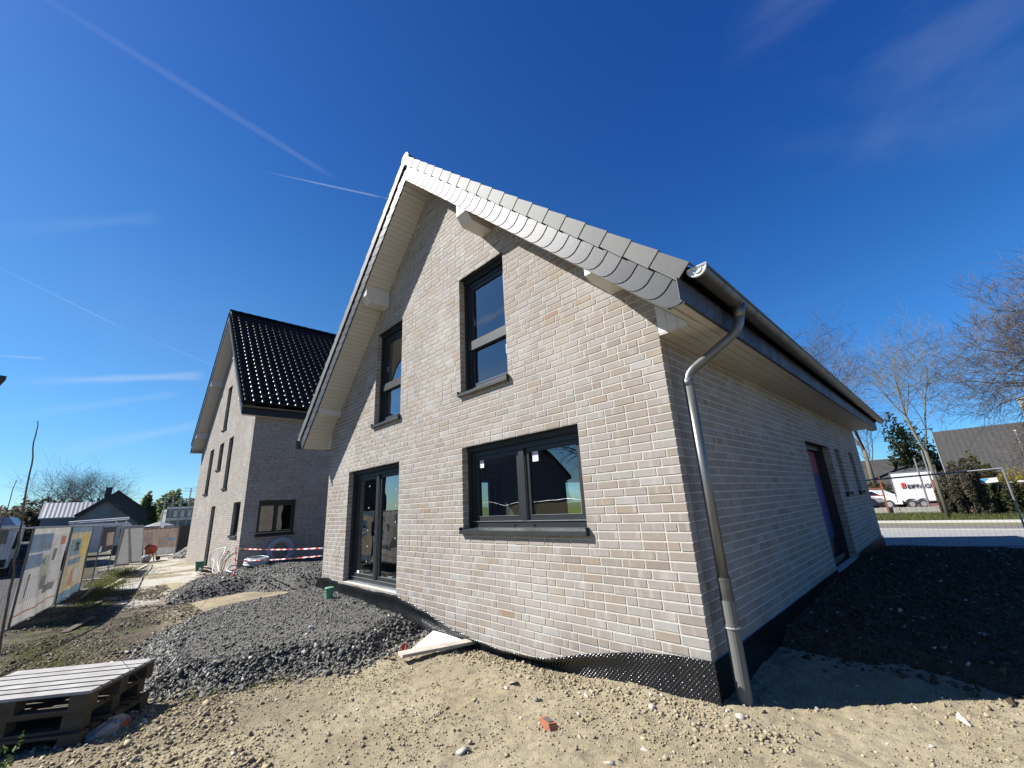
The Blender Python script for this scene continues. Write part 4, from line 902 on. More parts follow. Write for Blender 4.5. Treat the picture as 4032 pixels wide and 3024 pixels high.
def banner(name, a, b_, z0, z1, label, cells, sag=.03, off=.03, nu=40, nv=26, alpha=None, shape=None):
    """hanging sheet: cells is a list of (u0,u1,v0,v1,material) painted areas, v from the bottom"""
    a = np.array([*a, 0.]); c = np.array([*b_, 0.]); t = (c - a) / np.linalg.norm(c - a); n = np.array([-t[1], t[0], 0.]); L = np.linalg.norm(c - a)
    root = empty(name, tuple((a + c) / 2 + np.array([0, 0, z0])), label, 'banner')
    us = sorted(set(np.linspace(0, 1, nu)) | {x for q in cells for x in q[:2]}); vs = sorted(set(np.linspace(0, 1, nv)) | {x for q in cells for x in q[2:4]})
    U, V_ = np.meshgrid(us, vs, indexing='ij')
    zb = z0 + (shape(U) if shape else 0)
    wv = off + sag * np.sin(U * 9 + V_ * 3) * (1 - V_) + .012 * np.sin(U * 55) * V_ ** 3 + .02 * np.sin(U * 23 + V_ * 7) * (1 - V_ * .5)
    P = a + (c - a) * U[..., None] + n * wv[..., None]; P[..., 2] = zb + (z1 - zb) * V_
    nm = [q[4] for q in cells]; mats = list(dict.fromkeys(nm)); idx = np.arange(U.size).reshape(U.shape); F = []; mi = []
    for i in range(len(us) - 1):
        for k in range(len(vs) - 1):
            cu, cv = (us[i] + us[i + 1]) / 2, (vs[k] + vs[k + 1]) / 2; m = 0
            for q in cells:
                if q[0] <= cu <= q[1] and q[2] <= cv <= q[3]: m = mats.index(q[4])
            F.append((idx[i, k], idx[i + 1, k], idx[i + 1, k + 1], idx[i, k + 1])); mi.append(m)
    npmesh('sheet', P.reshape(-1, 3) - np.array(root.location), F, mats, mi, smooth=True, parent=root)
    return root, a, c, n
def sheetmat(n, c, v=None, s=3, tr=.35):
    m = mat(n, c, .7, var=v or tuple(x * .8 for x in c), scale=s); t = m.node_tree; p = t.nodes['Principled BSDF']
    tl = N(t, 'ShaderNodeBsdfTranslucent'); src = p.inputs['Base Color'].links[0].from_socket; t.links.new(src, tl.inputs[0])
    mxs = N(t, 'ShaderNodeMixShader'); mxs.inputs[0].default_value = tr; o = t.nodes['Material Output']; t.links.new(p.outputs[0], mxs.inputs[1]); t.links.new(tl.outputs[0], mxs.inputs[2]); t.links.new(mxs.outputs[0], o.inputs[0]); M[n] = m
for n, c, v in (('b_cream', (.60, .57, .51), (.50, .48, .44)), ('b_grey', (.50, .48, .46), (.42, .41, .39)), ('b_blue', (.13, .19, .28), (.18, .24, .31)), ('b_green', (.24, .28, .17), (.36, .37, .29)), ('b_dark', (.13, .125, .12), (.20, .19, .18)), ('b_red', (.40, .16, .10), (.36, .20, .14)), ('b_yel', (.44, .38, .24), (.40, .35, .25)), ('b_yel2', (.50, .39, .10), (.44, .36, .14)), ('b_teal', (.13, .21, .28), (.17, .26, .32)), ('b_black', (.02, .022, .03), (.03, .03, .04)), ('b_rose', (.36, .25, .22), (.26, .18, .16)), ('b_brown', (.30, .23, .19), (.20, .16, .14)), ('b_tan', (.36, .27, .20), (.27, .21, .17)), ('b_pale', (.46, .45, .42), (.38, .37, .35)), ('b_disc', (.35, .5, .6), None)): sheetmat(n, c, v, 4)
def text(s, size, loc, rot, mt, parent, ext=.004, mirror=False, bold=0):
    cu = bpy.data.curves.new('txt', 'FONT'); cu.body = s; cu.size = size; cu.extrude = ext; cu.offset = bold; cu.align_x = 'LEFT'
    o = bpy.data.objects.new('txt', cu); COL.objects.link(o)
    me = bpy.data.meshes.new_from_object(o); bpy.data.objects.remove(o)
    me.materials.clear(); me.materials.append(M[mt]); Mx = Matrix.Translation(Vector(loc)) @ rot.to_4x4()
    if mirror: Mx = Mx @ Matrix.Scale(-1, 4, (1, 0, 0))
    me.transform(Mx); q = parent
    while q.parent: q = q.parent
    me.transform(Matrix.Translation(-q.location)); r = bpy.data.objects.new('lettering', me); COL.objects.link(r); r.parent = parent; return r
def facing(t, n):   # text x along t, y up, facing n
    t = Vector(t).normalized(); n = Vector(n).normalized(); u = n.cross(t); return Matrix((t, u, n)).transposed()
# big faded banner: seen from its back, so its words run mirrored
A0, A1 = FP[2], FP[3]
bn, a, c, n = banner('banner', (-12.5, -4.735), (-15.35, -4.265), -.72, 1.36, 'large faded cream banner with blue word strips and plants, hung on the fence', [
    (0, 1, 0, 1, 'b_cream'), (0, 1, .86, 1, 'b_cream'), (0, .93, .25, .90, 'b_grey'), (.04, .55, .74, .93, 'b_blue'), (.0, .40, .58, .72, 'b_blue'), (.42, .60, .35, .68, 'b_green'), (.50, .62, .30, .45, 'b_dark'), (.60, .90, .24, .33, 'b_dark'), (.80, .97, .78, .88, 'b_red'), (.70, .76, .60, .74, 'b_dark'),
    (0, 1, .125, .14, 'b_red'), (0, 1, .0, .12, 'b_cream'), (.18, .22, .28, .52, 'b_dark')], shape=lambda U: .10 * U)
T = Vector((-.987, .163, 0)); Nn = Vector((.163, .987, 0))
text("IL EHLJEBL", .20, (-12.95, -4.66 + .06, .86), facing(-T * -1, Nn) if False else facing(T, Nn * -1) @ Matrix(((1, 0, 0), (0, 1, 0), (0, 0, 1))), 'txt_white', bn) if False else None
def lettering_on(s, size, p, t, nrm, mt, parent): return text(s, size, p, facing(t, nrm), mt, parent)
lettering_on("IL EHLIEB(L", .19, (-12.72, -4.62, .90), T, Nn.cross(Vector((0, 0, 1))).cross(Vector((0, 0, 1))) * -1, 'txt_white', bn)
lettering_on("CU DIHNEJ", .17, (-12.62, -4.64, .56), T, Nn, 'txt_white', bn)
bn, a, c, n = banner('banner', (-15.62, -4.20), (-18.75, -3.84), -.74, 1.33, 'cream banner with blue, yellow and red figures, blue band along its lower edge', [
    (0, 1, 0, 1, 'b_yel'), (0, 1, .93, 1, 'b_teal'), (0, 1, 0, .17, 'b_teal'), (.62, .95, .55, .88, 'b_yel2'), (.10, .55, .62, .84, 'b_teal'), (.15, .75, .50, .58, 'b_blue'), (.30, .42, .22, .44, 'b_red'), (.45, .85, .25, .42, 'b_grey')], nu=30)
lettering_on("ELLEN", .16, (-16.1, -4.10, .33), Vector((-.993, .115, 0)), Vector((.115, .993, 0)), 'txt_white', bn)
lettering_on("29X", .36, (-15.95, -4.11, .68), Vector((-.993, .115, 0)), Vector((.115, .993, 0)), 'txt_dark', bn)
bn, a, c, n = banner('banner', (-22.5, -3.52), (-26.0, -3.06), .22, 1.28, 'black banner with rose photograph and pale blue disc on the farther fence', [(0, 1, 0, 1, 'b_black'), (.42, .98, .25, .78, 'b_rose'), (.10, .24, .08, .30, 'b_disc'), (0, 1, 0, .05, 'b_pale')], nu=24)
bn, a, c, n = banner('banner', (-37, -1.5), (-37, .5), -.74, 1.03, 'faded brown picture banner behind the orange concrete mixer', [(0, 1, 0, 1, 'b_tan'), (.1, .35, .4, .85, 'b_brown'), (.5, .75, .3, .7, 'b_brown'), (0, 1, 0, .25, 'b_pale'), (.7, .95, .5, .62, 'b_teal')])
bn, a, c, n = banner('banner', (-5.6, -6.32), (-8.7, -5.74), -.55, 1.3, 'yellow banner with warning triangle, mirrored in the garden door', [(0, 1, 0, 1, 'b_yel'), (.1, .35, .55, .9, 'b_yel2'), (.12, .3, .25, .45, 'b_red'), (.45, .95, .6, .7, 'b_teal')], nu=30)
fence_panel((-37.1, -1.6), (-37.1, .55), -.78, 1.85, 'mesh fence panel holding the faded brown picture banner')
b = MB(); b.box(-37.3, -37.1, .5, 1.5, -.78, 1.1); tag(b.build('hoarding_board', 'black', org=(-37.2, 1, -.78)), 'black board standing between brown banner and the pale brick house', 'board')
def leaning(y0, y1, yt0, yt1, x, lab):
    r = empty('covered_panel', (x, (y0 + y1) / 2, -.7), lab, 'fence panel', 'panels leaning together at the end of the fence'); m = MB()
    P = [Vector((x, y0, -.7)), Vector((x, y1, -.7)), Vector((x - .4, yt1, 1.25)), Vector((x - .4, yt0, 1.25))]
    for i in range(4): m.tube([P[i], P[(i + 1) % 4]], .035, 6)
    m.build('frame', 'galv', r); m = MB(); m.quad(*[p + Vector((.03, 0, 0)) for p in P]); m.build('sheet', 'b_pale', r)
leaning(-2.75, -2.15, -2.65, -2.45, -30.4, 'left one of two pale covered panels leaning at the fence end')
leaning(-2.05, -1.55, -2.40, -1.75, -31.4, 'right one of two pale covered panels leaning at the fence end')
# right-hand fence towards the road
fence_panel((-.9, 12.4), (2.62, 12.4), -.50, 1.95, 'mesh fence panel on the right between the dark gravel and the road', dz=.1, z1=-.38)
r = empty('sign_plate', (2.3, 12.36, 1.3), 'small blue and white plate on the right-hand mesh fence', 'sign')
b = MB(); b.add([(2.17, 12.36, 1.22), (2.47, 12.36, 1.25), (2.47, 12.36, 1.36), (2.17, 12.36, 1.34), (2.17, 12.365, 1.22), (2.47, 12.365, 1.25), (2.47, 12.365, 1.36), (2.17, 12.365, 1.34)], [(0, 1, 2, 3), (4, 7, 6, 5), (0, 4, 5, 1), (3, 2, 6, 7)]); b.build('plate', 'stickw', r)
b = MB(); b.add([(2.18, 12.356, 1.225), (2.33, 12.356, 1.345), (2.18, 12.356, 1.335)], [(0, 1, 2)]); b.build('blue_field', mat('sign_blue', (.05, .35, .65), .5), r)

# ------------------------------------------------------------------ things lying about on the site
def place(P): return float(ground_h(np.array([P[0]]), np.array([P[1]]))[0])
# pallets
def pallet(c, ang, z, label, top='woodw', low=False):
    r = empty('pallet', (c[0], c[1], z), label, 'pallet', 'stacked pallets in the left foreground', ang)
    def put(n, bx, m):
        o_ = MB(); o_.box(*bx); q = o_.build(n, m, r, org=(0, 0, 0)); q.location = (0, 0, 0); return q
    o_ = MB()
    for w in (.145,): pass
    ys = [(-.4, -.265), (-.24, -.145), (-.115, .02), (.05, .145), (.175, .265), (.295, .4)]
    for a, bb in ys: put('deck_board', (-.6, .6, a, bb, .122, .144), top)
    for x in (-.6, -.0725, .455): put('cross_board', (x, x + .145, -.4, .4, .100, .1215), 'woodd')
    for x in (-.6, -.0725, .455):
        for y in (-.4, -.05, .3): put('block', (x, x + .145, y, y + .1, .022, .0995), 'woodd')
    for y in (-.4, -.05, .3): put('runner', (-.6, .6, y, y + .1, 0, .0215), 'woodd')
ang = math.atan2(-.815, -.58)
pallet((-4.375, -3.857), ang, -.145, 'topmost pallet of the stack, its pale boards in full sun')
pallet((-4.42, -3.90), ang + .04, -.292, 'middle pallet of the stack, dark and in shade', 'woodd')  # deck coloured dark to paint the shade below the top pallet
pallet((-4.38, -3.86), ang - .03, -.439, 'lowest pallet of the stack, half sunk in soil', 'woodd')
def sack_mesh():
    rg = np.random.default_rng(9); b = MB(); c = Vector((-3.84, -3.43, -.39)); n, m = 8, 14; rad = (.20, .11, .085); ca, sa = math.cos(-.6), math.sin(-.6)
    vs = []
    for i in range(n + 1):
        for j in range(m):
            p = Vector((rad[0] * math.sin(math.pi * i / n) ** .6 * math.cos(2 * math.pi * j / m), rad[1] * math.sin(math.pi * i / n) ** .6 * math.sin(2 * math.pi * j / m), -rad[2] * math.cos(math.pi * i / n))) + Vector(rg.uniform(-.016, .016, 3)); vs.append(c + Vector((p.x * ca - p.y * sa, p.x * sa + p.y * ca, p.z)))
    mi = []
    b.add(vs, [(i * m + j, i * m + (j + 1) % m, (i + 1) * m + (j + 1) % m, (i + 1) * m + j) for i in range(n) for j in range(m)])
    b.m = [1 if (2 <= k // m <= 5 and k % m in (3, 4)) else 0 for k in range(n * m)]
    tag(b.build('sack', ['sackw', 'orange'], org=tuple(c)), 'white sack with red print tucked below the pallet stack', 'sack')
M['sackw'] = mat('dirty_sack', (.40, .39, .36), .8, var=(.25, .24, .22), scale=9)
sack_mesh()
# plank and board
b = MB(); b.bar((-3.16, -1.03, -.275), (-2.99, -.12, -.315), .165, .032); tag(b.build('plank', 'wood', org=(-3.08, -.6, -.34)), 'weathered plank lying at the edge of the gravel by the wall', 'plank')
b = MB(); b.add([(-3.86, -.12, -.33), (-3.52, -.68, -.37), (-3.1, -.55, -.355), (-3.02, -.10, -.335), (-3.86, -.12, -.35), (-3.52, -.68, -.39), (-3.1, -.55, -.375), (-3.02, -.10, -.355)], [(0, 1, 2, 3), (4, 7, 6, 5), (0, 4, 5, 1), (1, 5, 6, 2), (2, 6, 7, 3), (3, 7, 4, 0)])
tag(b.build('white_board', 'stickw', org=(-3.4, -.35, -.37)), 'white insulation board half under the weathered plank', 'board')
b = MB(); b.add([(-3.50, -.80, -.36), (-3.46, -.80, -.36), (-3.47, -.77, -.26), (-3.50, -.76, -.36), (-3.52, -.83, -.30)], [(0, 1, 2), (1, 3, 2), (0, 2, 4), (3, 0, 4)]); tag(b.build('plastic_scrap', 'red', org=(-3.48, -.8, -.36)), 'small red plastic scrap beside the white board', 'litter')
# broken brick in the foreground
r = empty('brick_piece', (-.846, -1.086, place((-.846, -1.086))), 'broken red brick lying alone on the sandy foreground', 'brick'); z = r.location.z
b = MB(); cx, cy = -.846, -1.086
b.add([(cx - .075, cy - .02, z), (cx + .06, cy - .04, z - .01), (cx + .08, cy + .03, z), (cx - .06, cy + .05, z), (cx - .07, cy - .015, z + .055), (cx + .03, cy - .03, z + .045), (cx + .055, cy + .03, z + .04), (cx - .05, cy + .045, z + .05)], [(0, 3, 2, 1), (4, 5, 6, 7), (0, 1, 5, 4), (1, 2, 6, 5), (2, 3, 7, 6), (3, 0, 4, 7)]); b.build('fragment', 'brickred', r)
b = MB(); b.add([(cx - .04, cy - .012, z + .056), (cx + .02, cy - .02, z + .051), (cx + .035, cy + .022, z + .047), (cx - .03, cy + .035, z + .055)], [(0, 1, 2, 3)]); b.build('burnt_face', 'brickgrey', r)
# drain cap
r = empty('drain_cap', (-6.88, -.43, -.2), 'short green drain pipe with lid in the gravel terrace', 'pipe'); b = MB(); b.tube([(-6.88, -.43, -.22), (-6.88, -.43, -.03)], .07, 24); b.tube([(-6.88, -.43, -.075), (-6.88, -.43, -.06)], .077, 24); b.build('pipe', 'green', r)
b = MB(); b.tube([(-6.88, -.43, -.028), (-6.88, -.43, -.005), (-6.88, -.43, .002)], [.083, .083, .074], 24); b.build('lid', 'green', r)
# stake and barrier tape
r = empty('stake', (-13.9, -.54, -.42), 'thin red steel stake holding the red and white tape', 'stake'); b = MB(); b.tube([(-13.9, -.53, -.45), (-13.9, -.59, .52)], .011, 6); b.build('rod', 'rust', r)
b = MB()
for k in range(9): z = -.32 + k * .075; b.box(-13.86 + .03 * math.sin(k), -13.80 + .03 * math.sin(k), -.585 - .02 * math.cos(k), -.578, z, z + .07, k % 2)
b.build('tape_end', ['redt', 'whitet'], r)
def tape(p, q, label, sag, tw):
    p, q = Vector(p), Vector(q); n = 56; b = MB()
    pts = [p.lerp(q, i / n) + Vector((0, 0, -sag * math.sin(math.pi * i / n))) for i in range(n + 1)]
    for i in range(n):
        def wv(k): a = tw * math.sin(k * .35); return Vector((-.02 * math.sin(a), -.06 * math.sin(a) * .3, .014 * math.cos(a)))
        b.add([pts[i] - wv(i), pts[i + 1] - wv(i + 1), pts[i + 1] + wv(i + 1), pts[i] + wv(i)], [(0, 1, 2, 3)], (i // 2) % 2)
    tag(b.build('barrier_tape', ['redt', 'whitet'], org=tuple(p)), label, 'tape', 'red and white tapes strung between the houses')
tape((-13.9, -.56, .46), (-8.46, -.012, .595), 'upper red and white tape strung between the two houses', .03, .5)
tape((-13.9, -.55, .12), (-8.46, -.012, .435), 'lower red and white tape strung between the two houses', .03, .9)
# pipe coils and hoses
def coil(c, Rr, axis, n, w, label, mt='hosew', rt=.016):
    b = MB(); ax = Vector(axis).normalized(); u = ax.orthogonal().normalized(); v = ax.cross(u); k = 48
    for i in range(n):
        rr = Rr * (1 - .33 * random.random() * (i % 3) / 2 - .03 * (i % 4)); off = ax * (w * (i / max(1, n - 1) - .5)); sx, sy = random.uniform(-.012, .012), random.uniform(-.012, .012)
        b.tube([Vector(c) + off + u * (rr * math.cos(2 * math.pi * j / k) + sx) + v * (rr * math.sin(2 * math.pi * j / k) + sy) for j in range(k + 1)], rt, 6, caps=False)
    return tag(b.build('pipe_coil', mt, org=tuple(c), smooth=True), label, 'pipe coil', 'white pipe coils beside the neighbouring house')
coil((-16.12, 1.3, .13), .44, (1, 0, .18), 16, .14, 'upright white pipe coil leaning on the shaded brick wall')
coil((-15.35, .35, -.05), .36, (.08, -.05, 1), 12, .17, 'white pipe coil lying flat on the gravel, lower of the two')
def hose(pts, label, mt='hosew', r=.02, grp='loose hoses by the pale brick gable'):
    P = [Vector(p) for p in pts]; out = []
    for i in range(len(P) - 1):
        p0, p1, p2, p3 = P[max(i - 1, 0)], P[i], P[i + 1], P[min(i + 2, len(P) - 1)]
        for j in range(6):
            t = j / 6; out.append(.5 * ((2 * p1) + (-p0 + p2) * t + (2 * p0 - 5 * p1 + 4 * p2 - p3) * t * t + (-p0 + 3 * p1 - 3 * p2 + p3) * t ** 3))
    out.append(P[-1]); b = MB(); b.tube(out, r, 6); tag(b.build('hose', mt, org=tuple(P[0]), smooth=True), label, 'hose', grp)
hose([(-18.9, -.3, -.6), (-19.2, -.35, -.1), (-19.2, -.3, .1), (-18.6, -.2, .25), (-17.95, -.1, .32), (-17.9, -.15, .28)], 'pale hose rising in a wide arch against the gable')
hose([(-17.9, -.1, .32), (-17.6, -.2, .1), (-17.5, -.3, -.2), (-17.2, -.35, -.45)], 'pale hose dropping straight down from the arch')
hose([(-17.1, -.35, -.45), (-17.9, -.3, -.2), (-18.0, -.2, .1), (-17.8, -.1, .27)], 'thinner pale hose curving inside the arch', r=.016)
hose([(-19.0, -.3, -.1), (-18.5, -.3, -.2), (-18.0, -.4, -.5), (-17.5, -.4, -.45)], 'pale hose running low across the arch', r=.015)
hose([(-16.6, -.35, -.38), (-16.2, -.35, .0), (-15.7, -.3, .2), (-15.1, -.3, .28)], 'dark hose curving up to the brick corner', 'hosed', .014)
hose([(-16.9, -.35, -.4), (-16.6, -.35, -.1), (-15.9, -.3, .14), (-15.3, -.35, .22)], 'second dark hose curving below the first one', 'hosed', .012)
coil((-18.6, -.5, -.5), .28, (.2, .3, 1), 5, .15, 'dark hose coil on the ground under the white hoses', 'hosed', .014)
hose([(-15.8, -.1, -.2), (-15.5, -.35, -.15), (-15.2, -.5, -.25), (-14.9, -.4, -.3)], 'short bright pipe end beside the flat pipe coil', r=.028)
# green bucket
r = empty('bucket', (-20.45, -.45, -.66), 'dark green plastic bucket on sand before the gable door', 'bucket'); b = MB(); b.tube([(-20.45, -.45, -.66), (-20.45, -.45, -.36), (-20.45, -.45, -.27)], [.12, .15, .155], 18, caps=True); b.tube([(-20.45, -.45, -.285), (-20.45, -.45, -.262)], .168, 18); b.build('tub', 'greend', r)
b = MB(); b.tube([(-20.45 + .158 * math.cos(a), -.45 - .03, -.27 - .05 * math.sin(a)) for a in [math.pi * k / 10 for k in range(11)]], .006, 5); b.build('handle', 'mesh', r)
b = MB(); b.box(-20.3, -18.9, -.75, -.45, -.66, -.62); tag(b.build('step_board', 'wood', org=(-19.6, -.6, -.66)), 'pale board lying on sand right of the green bucket', 'board')
# concrete mixer
r = empty('concrete_mixer', (-31.3, -1.2, -.72), 'orange concrete mixer standing in front of the brown banner', 'concrete mixer'); c = Vector((-31.3, -1.27, .22)); ax = Vector((.25, -.75, .55)).normalized()
b = MB(); prof = [(-.42, .10), (-.38, .22), (-.2, .36), (.0, .39), (.12, .37), (.36, .24), (.42, .22)]
b.tube([c + ax * t for t, _ in prof], [q for _, q in prof], 20, caps=True); b.tube([c + ax * -.02, c + ax * .03], .41, 20); b.build('drum', 'orange', r, smooth=True)
b = MB(); b.tube([c + ax * .425, c + ax * .43], .19, 18); b.build('drum_mouth', 'black', r)
b = MB()
for p, q in (((-31.3, -1.0, .2), (-31.3, -.75, -.72)), ((-31.3, -1.3, -.15), (-31.3, -1.35, -.72)), ((-31.3, -1.1, -.1), (-30.9, -1.0, -.72)), ((-31.3, -1.1, -.1), (-31.8, -1.2, -.72)), ((-31.3, -.95, .15), (-31.3, -1.35, -.15))): b.tube([p, q], .035, 6)
b.build('frame', 'rust', r); b = MB(); b.disc((-31.3, -.72, -.55), .17, (1, 0, 0), .06, 16); b.build('wheel', 'tyre', r)
b = MB(); b.box(-31.5, -31.2, -1.62, -1.40, -.72, .05); b.build('motor_box', 'rust', r)
r.scale = (.68, .68, .68)
# boulder and other odds
def lump(name, c, rad, mt, label, cat, seed):
    rg = np.random.default_rng(seed); b = MB(); n, m = 8, 12; c = Vector(c)
    vs = [c + Vector((0, 0, -rad[2]))] + [c + Vector((rad[0] * math.sin(math.pi * i / n) * math.cos(2 * math.pi * j / m), rad[1] * math.sin(math.pi * i / n) * math.sin(2 * math.pi * j / m), -rad[2] * math.cos(math.pi * i / n))) * 1 + Vector(rg.uniform(-.12, .12, 3) * min(rad)) for i in range(1, n) for j in range(m)] + [c + Vector((0, 0, rad[2]))]
    f = [(0, 1 + (j + 1) % m, 1 + j) for j in range(m)] + [(1 + i * m + j, 1 + i * m + (j + 1) % m, 1 + (i + 1) * m + (j + 1) % m, 1 + (i + 1) * m + j) for i in range(n - 2) for j in range(m)] + [(1 + (n - 2) * m + j, 1 + (n - 2) * m + (j + 1) % m, len(vs) - 1) for j in range(m)]
    b.add(vs, f); tag(b.build(name, mt, org=tuple(c)), label, cat)
lump('filled_sack', (-30.6, -1.48, -.55), (.25, .22, .22), 'fabric', 'grey filled sack on the ground by the mixer', 'sack', 3)
lump('stone', (-8.6, -4.0, -.58), (.07, .06, .05), 'stickw', 'white stone among the weeds behind the pallets', 'stone', 5)
lump('stone', (-4.9, -1.42, -.17), (.05, .035, .03), 'render', 'pale grey stone on the gravel terrace, larger than its neighbours', 'stone', 6)
for (x0, y0, x1, y1, z, lab) in ((-13.8, -3.65, -15.2, -3.2, -.6, 'thin dark plank in the weeds near the yellow banner'), (-17.6, -3.35, -20.4, -2.75, -.6, 'long plank lying beyond the fence foot'), (-10.6, -3.9, -11.9, -3.5, -.58, 'short dark plank lying in the banner shade'), (-24.5, -2.2, -27.5, -1.6, -.66, 'far plank lying before the leaning panels')):
    b = MB(); b.bar((x0, y0, z), (x1, y1, z + .02), .12, .03); tag(b.build('plank', 'wood' if x0 < -14 else 'woodd', org=(x0, y0, z)), lab, 'plank', 'planks lying along the fence')
b = MB(); b.tube([(-16.2, -3.75, -.62), (-15.0, -3.55, -.25)], .035, 8); tag(b.build('post', 'wood', org=(-16.2, -3.75, -.6)), 'pale round post leaning on the foot of the yellow banner', 'post')
t_ = RNG.uniform(0, 1, 1500) ** .5; th = RNG.uniform(0, 6.28, 1500)
scatter('gravel_heap', -32.5 + 1.6 * t_ * np.cos(th), .9 + 1.1 * t_ * np.sin(th), -.8 + .75 * (1 - t_), np.full(1500, .16), 'stone')

# ------------------------------------------------------------------ plants
def leaf_cards(cs, rads, n, size, mt, name, parent, flat=1.0):
    C_ = np.array(cs); Rd = np.array(rads); k = RNG.integers(0, len(C_), n); d = RNG.normal(size=(n, 3)); d /= np.linalg.norm(d, axis=1)[:, None]; rr = RNG.uniform(.25, 1, n) ** .5
    P = C_[k] + d * rr[:, None] * Rd[k]; a = RNG.normal(size=(n, 3)); a /= np.linalg.norm(a, axis=1)[:, None]; b_ = np.cross(a, RNG.normal(size=(n, 3))); b_ /= np.linalg.norm(b_, axis=1)[:, None]
    s = size * RNG.uniform(.5, 1.3, n)[:, None]; V = np.stack([P - a * s, P + b_ * s * .5, P + a * s, P - b_ * s * .5], 1).reshape(-1, 3)
    q = parent
    while q.parent: q = q.parent
    return npmesh(name, V - np.array(q.location), np.arange(n * 4).reshape(-1, 4), mt, parent=parent)
def branch(mb, p, d, L, r, lvl, mx, rg, spread, up, nch, tips=None, kink=.25, sides=5):
    nseg = 4 if lvl < 2 else 3; pts = [p]; rs = [r]; q = p.copy(); dd = d.copy()
    for i in range(nseg):
        dd = (dd + Vector(rg.normal(0, kink, 3)) * .55 + Vector((0, 0, up))).normalized(); q = q + dd * L / nseg; pts.append(q.copy()); rs.append(r * (1 - .55 * (i + 1) / nseg))
    mb.tube(pts, rs, max(3, sides - lvl), caps=False)
    if lvl >= mx:
        if tips is not None: tips.append(q)
        return
    n = nch[min(lvl, len(nch) - 1)]
    for i in range(n):
        t = .28 + .72 * (i + rg.uniform(0, 1)) / n; k = min(int(t * nseg), nseg - 1); bp = pts[k].lerp(pts[k + 1], t * nseg - k)
        ax = Vector(rg.normal(size=3)); pd = dd.cross(ax).normalized(); an = rg.uniform(.55, 1.0) * spread
        nd = (dd * math.cos(an) + pd * math.sin(an)).normalized()
        branch(mb, bp, nd, L * rg.uniform(.5, .78), max(rs[k] * rg.uniform(.42, .62), MINR[0]), lvl + 1, mx, rg, spread, up, nch, tips, kink, sides)
MINR = [.004]
def bare_tree(base, h, label, seed, levels=4, nch=(7, 6, 5, 4), lean=(0, 0), r=.14, trunk=.35, spread=1.0, up=.05, mt='twig', bk='bark', group=None, stems=1, minr=None, limbs=None, name='bare_tree'):
    MINR[0] = minr or .004
    rg = np.random.default_rng(seed); root = empty(name, base, label, 'tree', group); tb = MB(); cb = MB(); B = Vector(base)
    for s in range(stems):
        d = Vector((lean[0] + (rg.normal(0, .15) if stems > 1 else 0), lean[1] + (rg.normal(0, .15) if stems > 1 else 0), 1)).normalized()
        P = [B, B + d * h * trunk * .5, B + d * h * trunk]; tb.tube([B + Vector((0, 0, -.2)), *P[1:]], [r * 1.15, r, r * .85], 10)
        tops = 3 if stems == 1 else 1
        for i in range(tops):
            a = 2 * math.pi * (i + rg.uniform(-.2, .2)) / tops; sp = .35 if i else .1
            dd = (d + Vector((math.cos(a), math.sin(a), 0)) * sp).normalized(); branch(cb, P[2], dd, h * (1 - trunk) * .8, r * .62, 0, levels, rg, spread, up, nch)
    for l in (limbs or []):
        branch(cb, Vector(l[0]), Vector(l[1]).normalized(), l[2], l[3], 0, levels, rg, spread, up * .6, nch)
    tb.build('trunk', bk, root, smooth=True); cb.build('crown', mt, root); return root
def bush(base, rad, n, size, label, mt, seed, cat='shrub', name='shrub', clumps=14, group=None, stem=True):
    rg = np.random.default_rng(seed); root = empty(name, base, label, cat, group); cs = []; rs = []
    for i in range(clumps):
        v = rg.normal(size=3); v /= np.linalg.norm(v); v[2] = abs(v[2]); cs.append(np.array(base) + v * np.array(rad) * rg.uniform(.3, .95)); rs.append(np.array(rad) * rg.uniform(.22, .42))
    leaf_cards(cs, rs, n, size, mt, 'foliage', root)
    if stem:
        b = MB()
        for i in range(10): b.tube([Vector(base) + Vector((rg.normal(0, .1), rg.normal(0, .1), -.1)), Vector(cs[i % clumps])], [.03, .008], 4)
        b.build('stems', 'bark', root)
    return root
# right side, across the road
bare_tree((1.09, 28.05, -.5), 8.7, 'small bare tree with forked trunk in front of the trailer', 11, 4, (7, 6, 4, 3), minr=.006, lean=(-.02, 0), r=.085, trunk=.40, spread=.95, up=.05, mt='twigg', bk='barkg')
bare_tree((9.6, 30, -.5), 10.5, 'large bare oak reaching in from the right edge', 5, 4, (7, 6, 6, 4), minr=.0085, r=.34, trunk=.42, spread=.95, up=.0, limbs=[((9.2, 29.5, 5.2), (-1, -.25, .04), 4.3, .12), ((9.2, 29.5, 7.2), (-1, .05, .28), 3.6, .11), ((9.2, 29.2, 5.9), (-1, .1, .12), 3.9, .10), ((9.2, 29.2, 8.6), (-.9, 0, .35), 3.0, .09)])
bare_tree((-3.9, 52, -.5), 15.3, 'tall bare tree rising behind the house gutter', 8, 4, (7, 6, 4, 3), minr=.011, r=.2, trunk=.35, spread=1.0, up=.03)
bare_tree((-4.6, 58, -.5), 10.0, 'thin bare tree low behind the house end', 19, 3, (6, 5, 4), r=.1, trunk=.25, spread=.9, up=.06)
bush((-.3, 56, -.5), (3.1, 2.4, 8.4), 9000, .19, 'dark evergreen pine behind the small bare tree', 'leafd', 4, 'tree', 'pine_tree', 26)
bush((2.05, 30.9, -.5), (.85, .75, 2.8), 14000, .07, 'dense twiggy shrub right beside the small bare tree', 'leafb', 14)
bush((3.2, 31.4, -.5), (1.0, .75, 1.7), 7000, .07, 'low green and brown shrub behind the right fence post', 'leafo', 15)
bush((4.7, 31.4, -.5), (1.2, .75, 1.65), 6000, .07, 'rounded green shrub at the right edge', 'leafo', 25)
bush((2.75, 36.2, -.5), (1.1, 1.0, 3.6), 8000, .085, 'tall olive bush in front of the grey tiled roof', 'leafo', 16)
